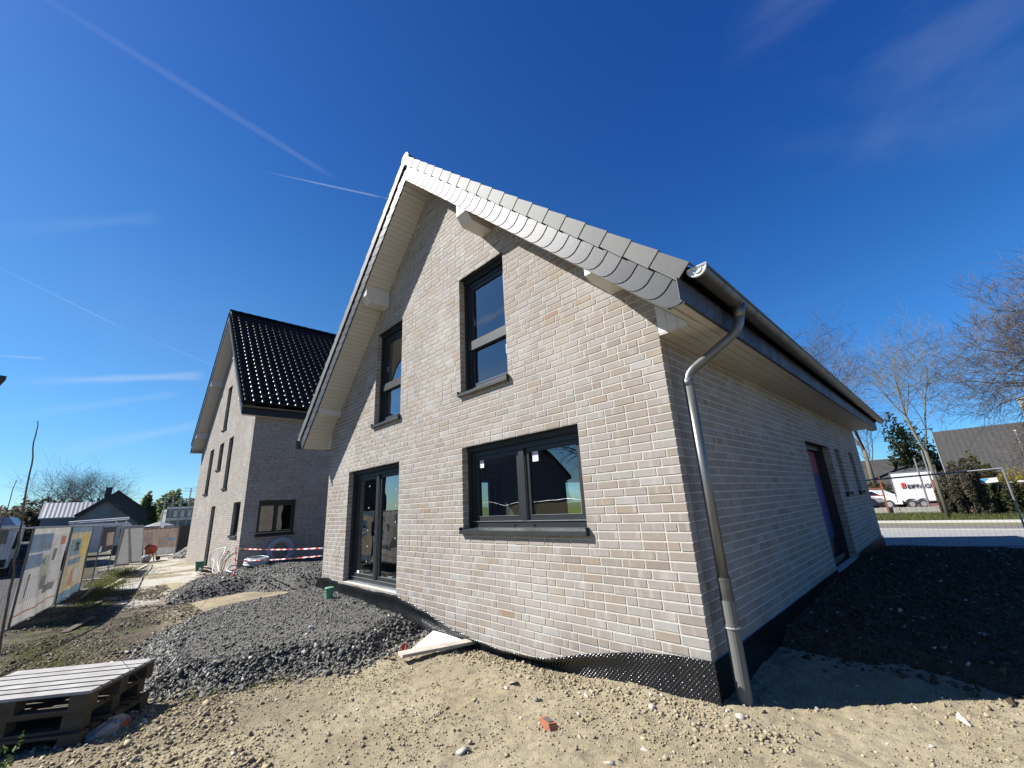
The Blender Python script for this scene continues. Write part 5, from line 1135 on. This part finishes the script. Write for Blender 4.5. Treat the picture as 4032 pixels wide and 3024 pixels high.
bush((4.9, 35.5, -.5), (1.7, 1.0, 2.9), 8000, .07, 'yellow blossoming forsythia beside the dark board fence', 'leafy', 17)
bush((1.35, 32.2, -.5), (.7, .6, 2.3), 7000, .07, 'brown and green shrub between small bare tree and trailer', 'leafb', 71)
bush((3.5, 33.0, -.5), (1.2, .8, 2.5), 9000, .08, 'full green brown shrub under the grey tiled roof', 'leafo', 72)
bush((-3.6, 46, -.5), (3.4, 1, 2.3), 5000, .12, 'long low hedge behind the trailer and white car', 'leafo', 18, 'hedge', 'hedge', 20)
# low wall, red posts and rails
b = MB()
for i in range(7): b.box(-16.0 + i * 2.48, -16.0 + i * 2.48 + 2.44, 33.55, 33.7, -.6, -.11)
tag(b.build('low_wall', 'concrete', org=(-5, 33.6, -.5)), 'low pale concrete wall along the grass verge', 'wall')
r = empty('railing', (-2, 33.5, -.5), 'rusty red posts and rails above the low wall', 'railing')
for x, h in ((-4.9, 1.9), (-3.2, 1.9), (-1.7, 1.85), (.8, 1.5), (2.72, 1.7), (5.2, 1.85)):
    b = MB(); b.box(x - .045, x + .045, 33.38, 33.48, -.55, h); b.build('post', 'rust', r)
b = MB(); b.box(-7, -1.8, 34.6, 34.65, 1.1, 1.17); b.build('rail', 'rust', r)
b = MB(); b.box(-7, -1.8, 34.6, 34.65, .62, .69); b.build('rail', 'rust', r)
r = empty('board_fence', (6, 34.3, -.5), 'dark vertical board fence with white tips at the right edge', 'fence'); b = MB()
for i in range(16): b.box(3.9 + i * .33, 3.9 + i * .33 + .26, 34.3, 34.34, -.5, 1.1)
b.build('boards', 'roofdark', r); b = MB()
for i in range(16): b.box(3.9 + i * .33, 3.9 + i * .33 + .26, 34.29, 34.35, 1.1, 1.2)
b.build('caps', 'white', r)
# box trailer
r = empty('box_trailer', (-.34, 40.3, -.42), 'white box trailer with red logo and dark lettering across the road', 'trailer')
b = MB(); b.box(-1.6, .95, 39.5, 41.4, .06, 2.2); b.build('box', 'vehw', r)
b = MB()
for e in ((-1.62, .97, 39.47, 39.5, 2.16, 2.22), (-1.62, -1.57, 39.47, 39.5, .04, 2.2), (.92, .97, 39.47, 39.5, .04, 2.2), (-1.62, .97, 39.47, 39.5, .04, .1)): b.box(*e)
b.build('edge_trim', 'alu', r)
b = MB(); b.box(-1.75, 1.4, 39.55, 41.3, -.06, .05); b.box(-2.5, -1.6, 40.3, 40.5, -.08, .0); b.build('chassis', 'tyre', r)
for x in (-.81, -.17):
    b = MB(); b.disc((x, 39.55, -.12), .29, (0, 1, 0), .2, 24); w = b.build('wheel', 'tyre', r); b = MB(); b.disc((x, 39.445, -.12), .17, (0, 1, 0), .02, 20); b.build('rim', 'chrome', w)
    b = MB(); b.tube([(x + .36 * math.cos(a), 39.50, -.12 + .36 * math.sin(a)) for a in [math.pi * k / 12 for k in range(13)]], .035, 6); b.build('mudguard', 'tyre', r)
text("EIFFAGE", .40, (-.80, 39.46, 1.0), Matrix(((1, 0, 0), (0, 0, -1), (0, 1, 0))), 'txt_dark', r, bold=.006)
b = MB()
for z in (1.05, 1.17, 1.29): b.box(-1.13, -.93, 39.44, 39.46, z, z + .06)
b.box(-.93, -.88, 39.44, 39.46, 1.10, 1.35); b.add([(-1.13, 39.45, 1.35), (-.88, 39.45, 1.35), (-.83, 39.45, 1.42), (-1.08, 39.45, 1.42)], [(0, 1, 2, 3)]); b.build('logo', 'red', r)
def car(base, ang, label, body, length=4.2, h=1.45, group=None, name='parked_car'):
    r = empty(name, base, label, 'car', group, ang); L = length / 2
    prof = [(-L, .35), (-L, .75), (-L + .15, .95), (-L + .55, h * .97), (-L + 1.3, h), (L - 1.75, h * .96), (L - 1.05, .98), (L - .2, .85), (L, .6), (L, .32)]
    def pm(n, poly, w0, w1, m, par=r):
        b = MB(); b.prism(poly, lambda x, z: (x, w0, z), lambda x, z: (x, w1, z)); q = b.build(n, m, par, org=(0, 0, 0)); q.location = (0, 0, 0); return q
    pm('body', prof, -.85, .85, body)
    win = [(-L + .35, 1.0), (-L + .65, h * .93), (-L + 1.3, h * .95), (L - 1.75, h * .91), (L - 1.25, 1.0)]
    pm('side_window', win, -.86, -.852, 'vehb'); pm('side_window', win, .852, .86, 'vehb')
    for x in (-L + .75, L - .8):
        for y in (-.8, .8):
            b = MB(); b.disc((x, y, .32), .32, (0, 1, 0), .18, 20); w = b.build('wheel', 'tyre', r, org=(0, 0, 0)); w.location = (0, 0, 0)
            b = MB(); b.disc((x, y * 1.12, .32), .19, (0, 1, 0), .02, 16); q = b.build('rim', 'chrome', w, org=(0, 0, 0)); q.location = (0, 0, 0)
    for y in (-.7, .7):
        b = MB(); b.box(-L - .01, -L + .1, y - .12, y + .12, .75, 1.05); q = b.build('tail_light', 'taillight', r, org=(0, 0, 0)); q.location = (0, 0, 0)
    b = MB(); b.box(-L - .005, -L + .2, -.6, .6, 1.0, 1.3); q = b.build('rear_window', 'taillight', r, org=(0, 0, 0)); q.location = (0, 0, 0)
car((-3.0, 40.9, -.42), R(-20), 'white car parked directly left of the box trailer', 'vehw')
car((-4.2, 36.6, -.42), R(-10), 'dark car at the left, mostly hidden by the house', 'vehb')
# lamp posts
for (x, y, h, lab, hd) in ((1.46, 36.5, 4.85, 'grey lamp post with flat head left of the grey roof', 1), (.62, 38, 3.6, 'thin grey pole behind the trailer, without lamp head', 0), (.1, 38.5, 3.1, 'thin grey pole, leftmost behind the trailer', 0), (5.05, 36, 4.1, 'pale pole with small cap in front of the grey roof', 2)):
    r = empty('lamp_post' if hd else 'pole', (x, y, -.3), lab, 'lamp post' if hd else 'pole', 'poles across the road'); b = MB(); b.tube([(x, y, -.3), (x, y, h)], .05, 8); b.build('pole', 'galv', r)
    if hd == 1: b = MB(); b.box(x - .45, x + .12, y - .1, y + .1, h, h + .05); b.build('lamp_head', 'black', r)
    if hd == 2: b = MB(); b.disc((x, y, h + .03), .07, (0, 0, 1), .06, 10); b.build('cap', 'white', r)
# houses: generic gable house, ridge along given axis
def gable_house(c, L, Wd, ze, zr, ang, z0, label, wall, roof, name='house', ov=.35, chim=None, wins=(), ribs=0, grp=None):
    """c centre; L along ridge (local x); Wd across"""
    r = empty(name, (c[0], c[1], z0), label, 'house', grp, ang); ze -= z0; zr -= z0
    def bl(n, b, m, par=r): q = b.build(n, m, par, org=(0, 0, 0)); q.location = (0, 0, 0); return q
    b = MB()
    for s in (-L / 2, L / 2): b.add([(s, -Wd / 2, 0), (s, Wd / 2, 0), (s, Wd / 2, ze), (s, 0, zr - .12), (s, -Wd / 2, ze)], [(0, 1, 2, 3, 4)])
    for s in (-Wd / 2, Wd / 2): b.quad((-L / 2, s, 0), (L / 2, s, 0), (L / 2, s, ze), (-L / 2, s, ze))
    bl('wall', b, wall); sl = (zr - ze) / (Wd / 2)
    for s in (-1, 1):
        b = MB(); y1 = s * (Wd / 2 + ov); z1 = ze - sl * ov
        b.add([(-L / 2 - ov, 0, zr), (L / 2 + ov, 0, zr), (L / 2 + ov, y1, z1), (-L / 2 - ov, y1, z1), (-L / 2 - ov, 0, zr - .16), (L / 2 + ov, 0, zr - .16), (L / 2 + ov, y1, z1 - .16), (-L / 2 - ov, y1, z1 - .16)],
              [(0, 1, 2, 3), (7, 6, 5, 4), (0, 3, 7, 4), (1, 5, 6, 2), (3, 2, 6, 7)])
        if ribs:
            n = int(L / ribs)
            for i in range(n): x = -L / 2 + i * ribs; rh = .06 if ribs > .4 else .028; b.add([(x, 0, zr + .01), (x + ribs * .5, 0, zr + rh), (x + ribs * .5, y1, z1 + rh), (x, y1, z1 + .01), (x + ribs, 0, zr + .01), (x + ribs, y1, z1 + .01)], [(0, 1, 2, 3), (1, 4, 5, 2)])
        bl('roof', b, roof)
    if chim: b = MB(); b.box(chim[0] - .4, chim[0] + .4, chim[1] - .4, chim[1] + .4, ze, chim[2] - z0); b.box(chim[0] - .45, chim[0] + .45, chim[1] - .45, chim[1] + .45, chim[2] - z0, chim[2] - z0 + .1); bl('chimney', b, 'concrete' if name == 'tiled_house' else 'roofdark')
    for (s, u, w, z, h) in wins:
        b = MB(); x = s * (L / 2 + .01); b.box(x - .02, x + .02, u - w / 2, u + w / 2, z - z0, z + h - z0); bl('window', b, 'vehb')
    return r
gable_house((-87.5, -3.1), 9, 7.6, 1.75, 5.0, 0, -.85, 'low grey rendered house with dark gable roof, far left', 'render', 'roofdark', wins=[(1, .9, .95, 2.6, 1.7)], ov=.5)
gable_house((-101, -1.9), 9, 8.6, 3.6, 7.1, 0, -.85, 'dark gabled house with chimney behind the grey one', 'roofdark', 'roofdark', chim=(4.0, -1.2, 7.5))
M['seam'] = mat('pale_metal_roof', (.55, .54, .52), .4, metal=.2); 
gable_house((-113, -7.6), 6.5, 6.5, 3.5, 5.9, R(90), -.85, 'far house with pale ribbed metal roof', 'render', 'seam', ribs=.55)
M['rooftile'] = mat('far_grey_tiles', (.052, .05, .047), .85, var=(.035, .033, .031), scale=6)
gable_house((6.4, 42.3), 9.2, 9.0, .9, 5.1, 0, -.4, 'house with large grey tiled roof and chimney at the right edge', 'render', 'rooftile', name='tiled_house', ribs=.3, chim=(.2, -.6, 6.6))
gable_house((-4.0, 56), 9, 9, 1.6, 4.0, 0, -.4, 'brown roofed house low behind the trailer', 'render', 'rooftile', ov=.3)
r = empty('brick_building', (-41.7, -9.85, -.9), 'dark tall building with only its roof corner at the left edge', 'building', None, R(13)); b = MB(); b.box(-8, -.25, -8, -.25, 0, 12.2); q = b.build('wall', 'roofdark', r, org=(0, 0, 0)); q.location = (0, 0, 0); b = MB(); b.box(-8.2, 0, -8.2, 0, 12.2, 12.5); q = b.build('roof', 'roofdark', r, org=(0, 0, 0)); q.location = (0, 0, 0)
gable_house((-24.5, -18.6), 8, 11.0, 3.4, 8.8, R(38), -.7, 'dark gabled house mirrored in the ground floor window', 'render', 'roofdark', wins=[(1, -2, 1.4, 1, 1.6), (1, 2.2, 1.4, 1, 1.6)])
bare_tree((-15.5, -20.5, -.6), 9.5, 'bare tree behind the photographer, mirrored in the window', 31, 4, (7, 5, 4, 3), r=.22)
bush((-13, -24, -.6), (6, 2, 3.0), 5000, .25, 'hedge behind the photographer, mirrored in the window', 'leafo', 33, 'hedge', 'hedge', 20)
# white van with pipes on the roof behind the fence
r = empty('white_van', (-46, -3.3, -.84), 'white van with long pipe on its roof behind the fence', 'van')
b = MB(); b.prism([(-5.2, -.55), (-1.6, -.55), (-1.1, .2), (-1.5, 1.15), (-1.9, 1.55), (-5.2, 1.58)], lambda y, z: (-46.9, y, z), lambda y, z: (-45.1, y, z)); b.build('body', 'vehw', r)
b = MB(); b.box(-45.09, -45.06, -2.3, -1.55, .5, 1.1); b.build('window', 'vehb', r)
b = MB(); b.tube([(-45.3, -5.3, 1.72), (-45.3, -1.9, 1.86)], .09, 8); b.build('roof_pipe', 'pipew', r)
b = MB()
for y in (-4.9, -4.2, -3.4, -2.6, -2.0): b.box(-46.8, -45.2, y - .02, y + .02, 1.56, 1.66)
b.build('roof_rack', 'galv', r)
for y in (-4.4, -2.3): b = MB(); b.disc((-45.15, y, -.5), .34, (1, 0, 0), .2, 18); b.build('wheel', 'tyre', r)
# truck at the left edge
r = empty('truck', (-31.5, -8.2, -.84), 'white truck cab with blue windscreen at the left edge', 'truck')
b = MB(); b.box(-34, -30.3, -10.5, -6.55, -.35, 1.6); b.build('cab', 'vehw', r)
b = MB(); b.prism([(-10.5, 1.6), (-6.6, 1.6), (-6.9, 2.0), (-10.5, 2.15)], lambda y, z: (-34, y, z), lambda y, z: (-30.4, y, z)); b.build('deflector', mat('truck_blue', (.25, .32, .48), .4), r)
b = MB(); b.box(-30.3, -30.27, -10.2, -6.75, .75, 1.45); b.build('windscreen', 'vehb', r)
b = MB(); b.box(-30.29, -30.26, -10.4, -6.6, -.3, .05); b.build('grille', 'tyre', r)
b = MB(); b.bar((-30.1, -6.45, .5), (-30.1, -6.4, 1.3), .08, .12); b.build('mirror', 'tyre', r)
for x in (-31.5, -33.4): b = MB(); b.disc((x, -6.62, -.4), .42, (0, 1, 0), .3, 20); b.build('wheel', 'tyre', r)
car((-36.5, -6.3, -.83), R(75), 'dark blue car half hidden between truck and banner', 'vehb')
# garden parasol
r = empty('parasol', (-48, .35, -.84), 'closed-in grey flat parasol in front of the far houses', 'parasol'); b = MB(); b.add([(-48, .3, 1.5)] + [(-48 + .9 * math.cos(a), .3 + 1.1 * math.sin(a), 1.12) for a in [2 * math.pi * k / 8 for k in range(8)]], [(0, 1 + k, 1 + (k + 1) % 8) for k in range(8)]); b.build('canopy', 'fabric', r)
b = MB(); b.tube([(-48, .3, -.84), (-48, .3, 1.45)], .03, 6); b.build('pole', 'galv', r)
# building shell with scaffold
r = empty('building_shell', (-68, 5, -.85), 'grey unfinished building behind the scaffold', 'building'); b = MB(); b.box(-71, -65.5, 2.2, 9, -.85, 3.0); b.build('wall', 'render', r)
b = MB(); b.box(-65.48, -65.4, 2.2, 9, 1.6, 1.9); b.box(-65.48, -65.4, 2.2, 9, 3.0, 3.2); b.build('cornice', 'stickw', r)
for y in (2.9, 3.6, 4.3, 5.0):
    for z in (.2, 2.0): b = MB(); b.box(-65.49, -65.45, y, y + .35, z, z + .75); b.build('window', 'stickw', r)
r = empty('scaffold', (-64.2, 3.6, -.85), 'steel scaffold around the unfinished building', 'scaffold')
for x in (-64.6, -63.9):
    for y in (1.75, 2.5, 3.3, 4.1, 4.9):
        b = MB(); h = 4.4 if y < 3.5 else 5.4; b.tube([(x, y, -.85), (x, y, h)], .035, 5); b.build('standard', 'galv', r)
b = MB()
for z in (.0, .9, 1.4, 2.4, 2.9, 3.6, 4.1):
    for x in (-64.6, -63.9): b.tube([(x, 1.75, z), (x, 4.9, z)], .028, 4)
for z in (5.0, 5.35): b.tube([(-63.9, 3.3, z), (-63.9, 4.9, z)], .028, 4)
b.build('ledgers', 'galv', r); b = MB(); b.box(-64.6, -63.9, 1.75, 4.9, .55, .6); b.box(-64.6, -63.9, 1.75, 4.9, 2.55, 2.6); b.build('deck', 'wood', r)
# trees on the left horizon
def far_tree(i, x, y, h, w, kind):
    lab = ['', ''];
    if kind == 'bare': bare_tree((x, y, -1), h, TL[i], 50 + i, 3, (9, 7, 6), minr=.012, r=.22, trunk=.25, spread=1.1, up=.04, group='trees along the left horizon')
    else: bush((x, y, -1), (w, w, h), 3500, .5 if kind != 'leafd' else .45, TL[i], kind, 50 + i, 'tree', 'tree', 22, 'trees along the left horizon')
TL = ['leftmost bare tree on the horizon, over the truck', 'second bare tree on the left horizon', 'dark round evergreen behind the pale metal roof', 'wide bare tree left of the metal roof', 'tall pale bare tree with upright branches', 'second tall bare tree left of the chimney', 'dark evergreen just left of the chimney', 'pale green willow right of the dark gabled house', 'larger green willow behind the scaffold', 'bushy tree just left of the pale brick house', 'brown tree low between chimney and willow', 'low brown tree left of the chimney house']
FT = [(-150, -24, 9, 5, 'leafb'), (-146, -18, 8.5, 5, 'leafb'), (-128, -8.5, 6.0, 2.6, 'leafd'), (-135, -10.5, 12, 4, 'bare'), (-137, -5.8, 12.5, 4, 'bare'), (-133, -3.6, 12.0, 4, 'bare'), (-125, -1.6, 8.2, 2.2, 'leafd'), (-124, 4.2, 9.0, 3.2, 'leafg'), (-120, 8.4, 10.8, 3.6, 'leafg'), (-118, 12.5, 9.0, 3.5, 'leafo'), (-140, .5, 8.5, 4, 'leafb'), (-140, -13, 9.0, 4, 'leafb')]
for i, t in enumerate(FT): far_tree(i, *t)
# woodland mass behind them
cs = []; rs = []
for k in range(90): y_ = -75 + k * 1.7; cs.append((-175 + RNG.uniform(-8, 8), y_, 3.4 + RNG.uniform(-.5, 1.2))); rs.append((4, 3, 4.2 + RNG.uniform(-.8, 1.2)))
root_ = empty('x', (0, 0, 0), None, None); w_ = leaf_cards(cs, rs, 42000, .5, 'leafb', 'woodland', root_); w_.parent = None; bpy.data.objects.remove(root_); tag(w_, kind='stuff')
cs = []; rs = []
for k in range(60): x_ = -60 + k * 3; cs.append((x_, 100 + RNG.uniform(-6, 6), 1.5)); rs.append((4, 3, 3.6 + RNG.uniform(-.8, .8)))
root_ = empty('x', (0, 0, 0), None, None); w_ = leaf_cards(cs, rs, 16000, .45, 'leafb', 'woodland', root_); w_.parent = None; bpy.data.objects.remove(root_); tag(w_, kind='stuff')
# saplings and stems in the left foreground
def stem(pts, r, label, twigs=0, seed=0):
    rg = np.random.default_rng(seed); P = [Vector(p) for p in pts]; out = []
    for i in range(len(P) - 1):
        for j in range(5): out.append(P[i].lerp(P[i + 1], j / 5) + Vector(rg.normal(0, .006, 3)))
    out.append(P[-1]); n = len(out); b = MB(); b.tube(out, [r * (1 - .75 * i / n) for i in range(n)], 6); root = empty('sapling', tuple(P[0]), label, 'sapling', 'thin bare shoots in the left foreground'); b.build('stem', 'bark', root)
    b = MB()
    for i in range(twigs):
        p = out[int(rg.uniform(.0, .6) * n)]; d = Vector(rg.normal(size=3)); d.z = abs(d.z) + .3; d.normalize(); b.tube([p, p + d * rg.uniform(.1, .4), p + d * .5 + Vector((0, 0, .1))], [.004, .003, .0015], 3)
    if twigs: b.build('twig', 'bark', root)
stem([(-6.95, -4.38, -.55), (-6.58, -4.41, .47), (-6.30, -4.44, 1.3), (-6.02, -4.47, 2.0), (-5.84, -4.49, 2.42), (-5.79, -4.5, 2.58)], .014, 'taller of the two bare shoots at the left edge', 3, 1)
stem([(-7.2, -4.7, -.55), (-6.7, -4.66, .6), (-6.41, -4.62, 1.36), (-6.14, -4.57, 1.9)], .011, 'shorter of the two bare shoots at the left edge', 2, 2)
stem([(-4.45, -3.05, -.48), (-4.42, -3.06, .1), (-4.35, -3.1, .55)], .004, 'dry stem standing at the gravel edge by the pallets', 3, 3)
stem([(-4.15, -3.12, -.48), (-4.15, -3.1, -.1), (-4.1, -3.08, .16)], .004, 'short dry stem right of the other dry stem', 3, 4)
def weed(base, h, n, label, seed):
    rg = np.random.default_rng(seed); root = empty('weed', base, label, 'weed', 'leafy weeds by the pallets'); b = MB(); tips = []
    for i in range(n):
        d = Vector((rg.normal(0, .35), rg.normal(0, .35), 1)).normalized(); p = Vector(base); q = p + d * h * rg.uniform(.5, 1); b.tube([p, p.lerp(q, .5) + Vector(rg.normal(0, .01, 3)), q], [.003, .002, .001], 4); tips += [p.lerp(q, t) for t in (.3, .45, .6, .75, .9, 1)]
    b.build('stem', 'leafo', root); leaf_cards([tuple(t) for t in tips], [(.03, .03, .02)] * len(tips), n * 16, .022, 'leafw', 'foliage', root)
M['leafw'] = leafmat('weed_leaves', [(.09, .15, .04), (.12, .19, .06), (.06, .11, .03)])
weed((-3.45, -4.02, -.42), .33, 7, 'leafy weed in front of the pallet stack, nearest the left edge', 61)
weed((-3.2, -3.75, -.42), .12, 5, 'tiny weed on the soil right of the pallets', 62)
# grass
def blades(cx, cy, spread, n, hgt, hf=ground_h):
    x = cx + RNG.normal(0, spread, n); y = cy + RNG.normal(0, spread, n); return x, y, RNG.uniform(.5, 1.3, n) * hgt
gxs, gys, ghs = [], [], []
def addg(cx, cy, sx, sy, n, h): gxs.append(cx + RNG.normal(0, sx, n)); gys.append(cy + RNG.normal(0, sy, n)); ghs.append(RNG.uniform(.4, 1.3, n) * h)
for cx, cy, sx, sy, n, h in ((-7.2, -3.85, .7, .13, 900, .05), (-9.0, -4.1, .9, .18, 800, .05), (-6.2, -3.95, .5, .12, 500, .05), (-12.0, -3.9, .8, .25, 500, .06), (-14.6, -3.55, .6, .2, 1000, .08), (-17.0, -3.35, .9, .2, 1500, .10), (-19.5, -3.2, 1.0, .25, 1500, .16), (-23.5, -2.7, 1.5, .3, 1200, .16), (-25, -1.9, 3, .4, 1500, .06), (-15.5, -2.8, 1.0, .15, 500, .06), (-5.0, -3.35, .25, .08, 200, .05), (-3.9, -2.1, .1, .2, 140, .06), (-4.2, -2.75, .2, .15, 180, .05), (-3.3, -2.6, .7, .4, 220, .025), (-4.3, -4.3, .4, .15, 300, .06), (-2.9, -3.6, .4, .3, 200, .03), (-1.6, -1.2, .9, .5, 70, .02)): addg(cx, cy, sx, sy, n, h)
gx_, gy_, gh_ = map(np.concatenate, (gxs, gys, ghs)); keep = (np.abs(gx_ + 22.1) > 5.9) | (gy_ < -.1); gx_, gy_, gh_ = gx_[keep], gy_[keep], gh_[keep]
def grassmesh(x, y, h, w, mt='grass'):
    z = ground_h(x, y); n = len(x); a = RNG.uniform(0, 6.28, n); ln = RNG.normal(0, .35, (n, 2)) * h[:, None]; wx, wy = np.cos(a) * w, np.sin(a) * w
    V = np.stack([np.stack([x - wx, y - wy, z - .01], -1), np.stack([x + wx, y + wy, z - .01], -1), np.stack([x + ln[:, 0] * .5 + wx * .6, y + ln[:, 1] * .5 + wy * .6, z + h * .6], -1), np.stack([x + ln[:, 0], y + ln[:, 1], z + h], -1)], 1).reshape(-1, 3)
    return npmesh('grass', V, np.arange(n * 4).reshape(-1, 4), mt)
tag(grassmesh(gx_, gy_, gh_, .004), kind='stuff')
n = 26000; xx = RNG.uniform(-6, 9, n); yy = RNG.uniform(26.4, 33.5, n); tag(grassmesh(xx, yy, RNG.uniform(.05, .16, n), .012), kind='stuff')
n = 5000; xx = RNG.uniform(-6, 7, n); yy = RNG.uniform(22.9, 24.5, n); tag(grassmesh(xx, yy, RNG.uniform(.03, .07, n), .012), kind='stuff')
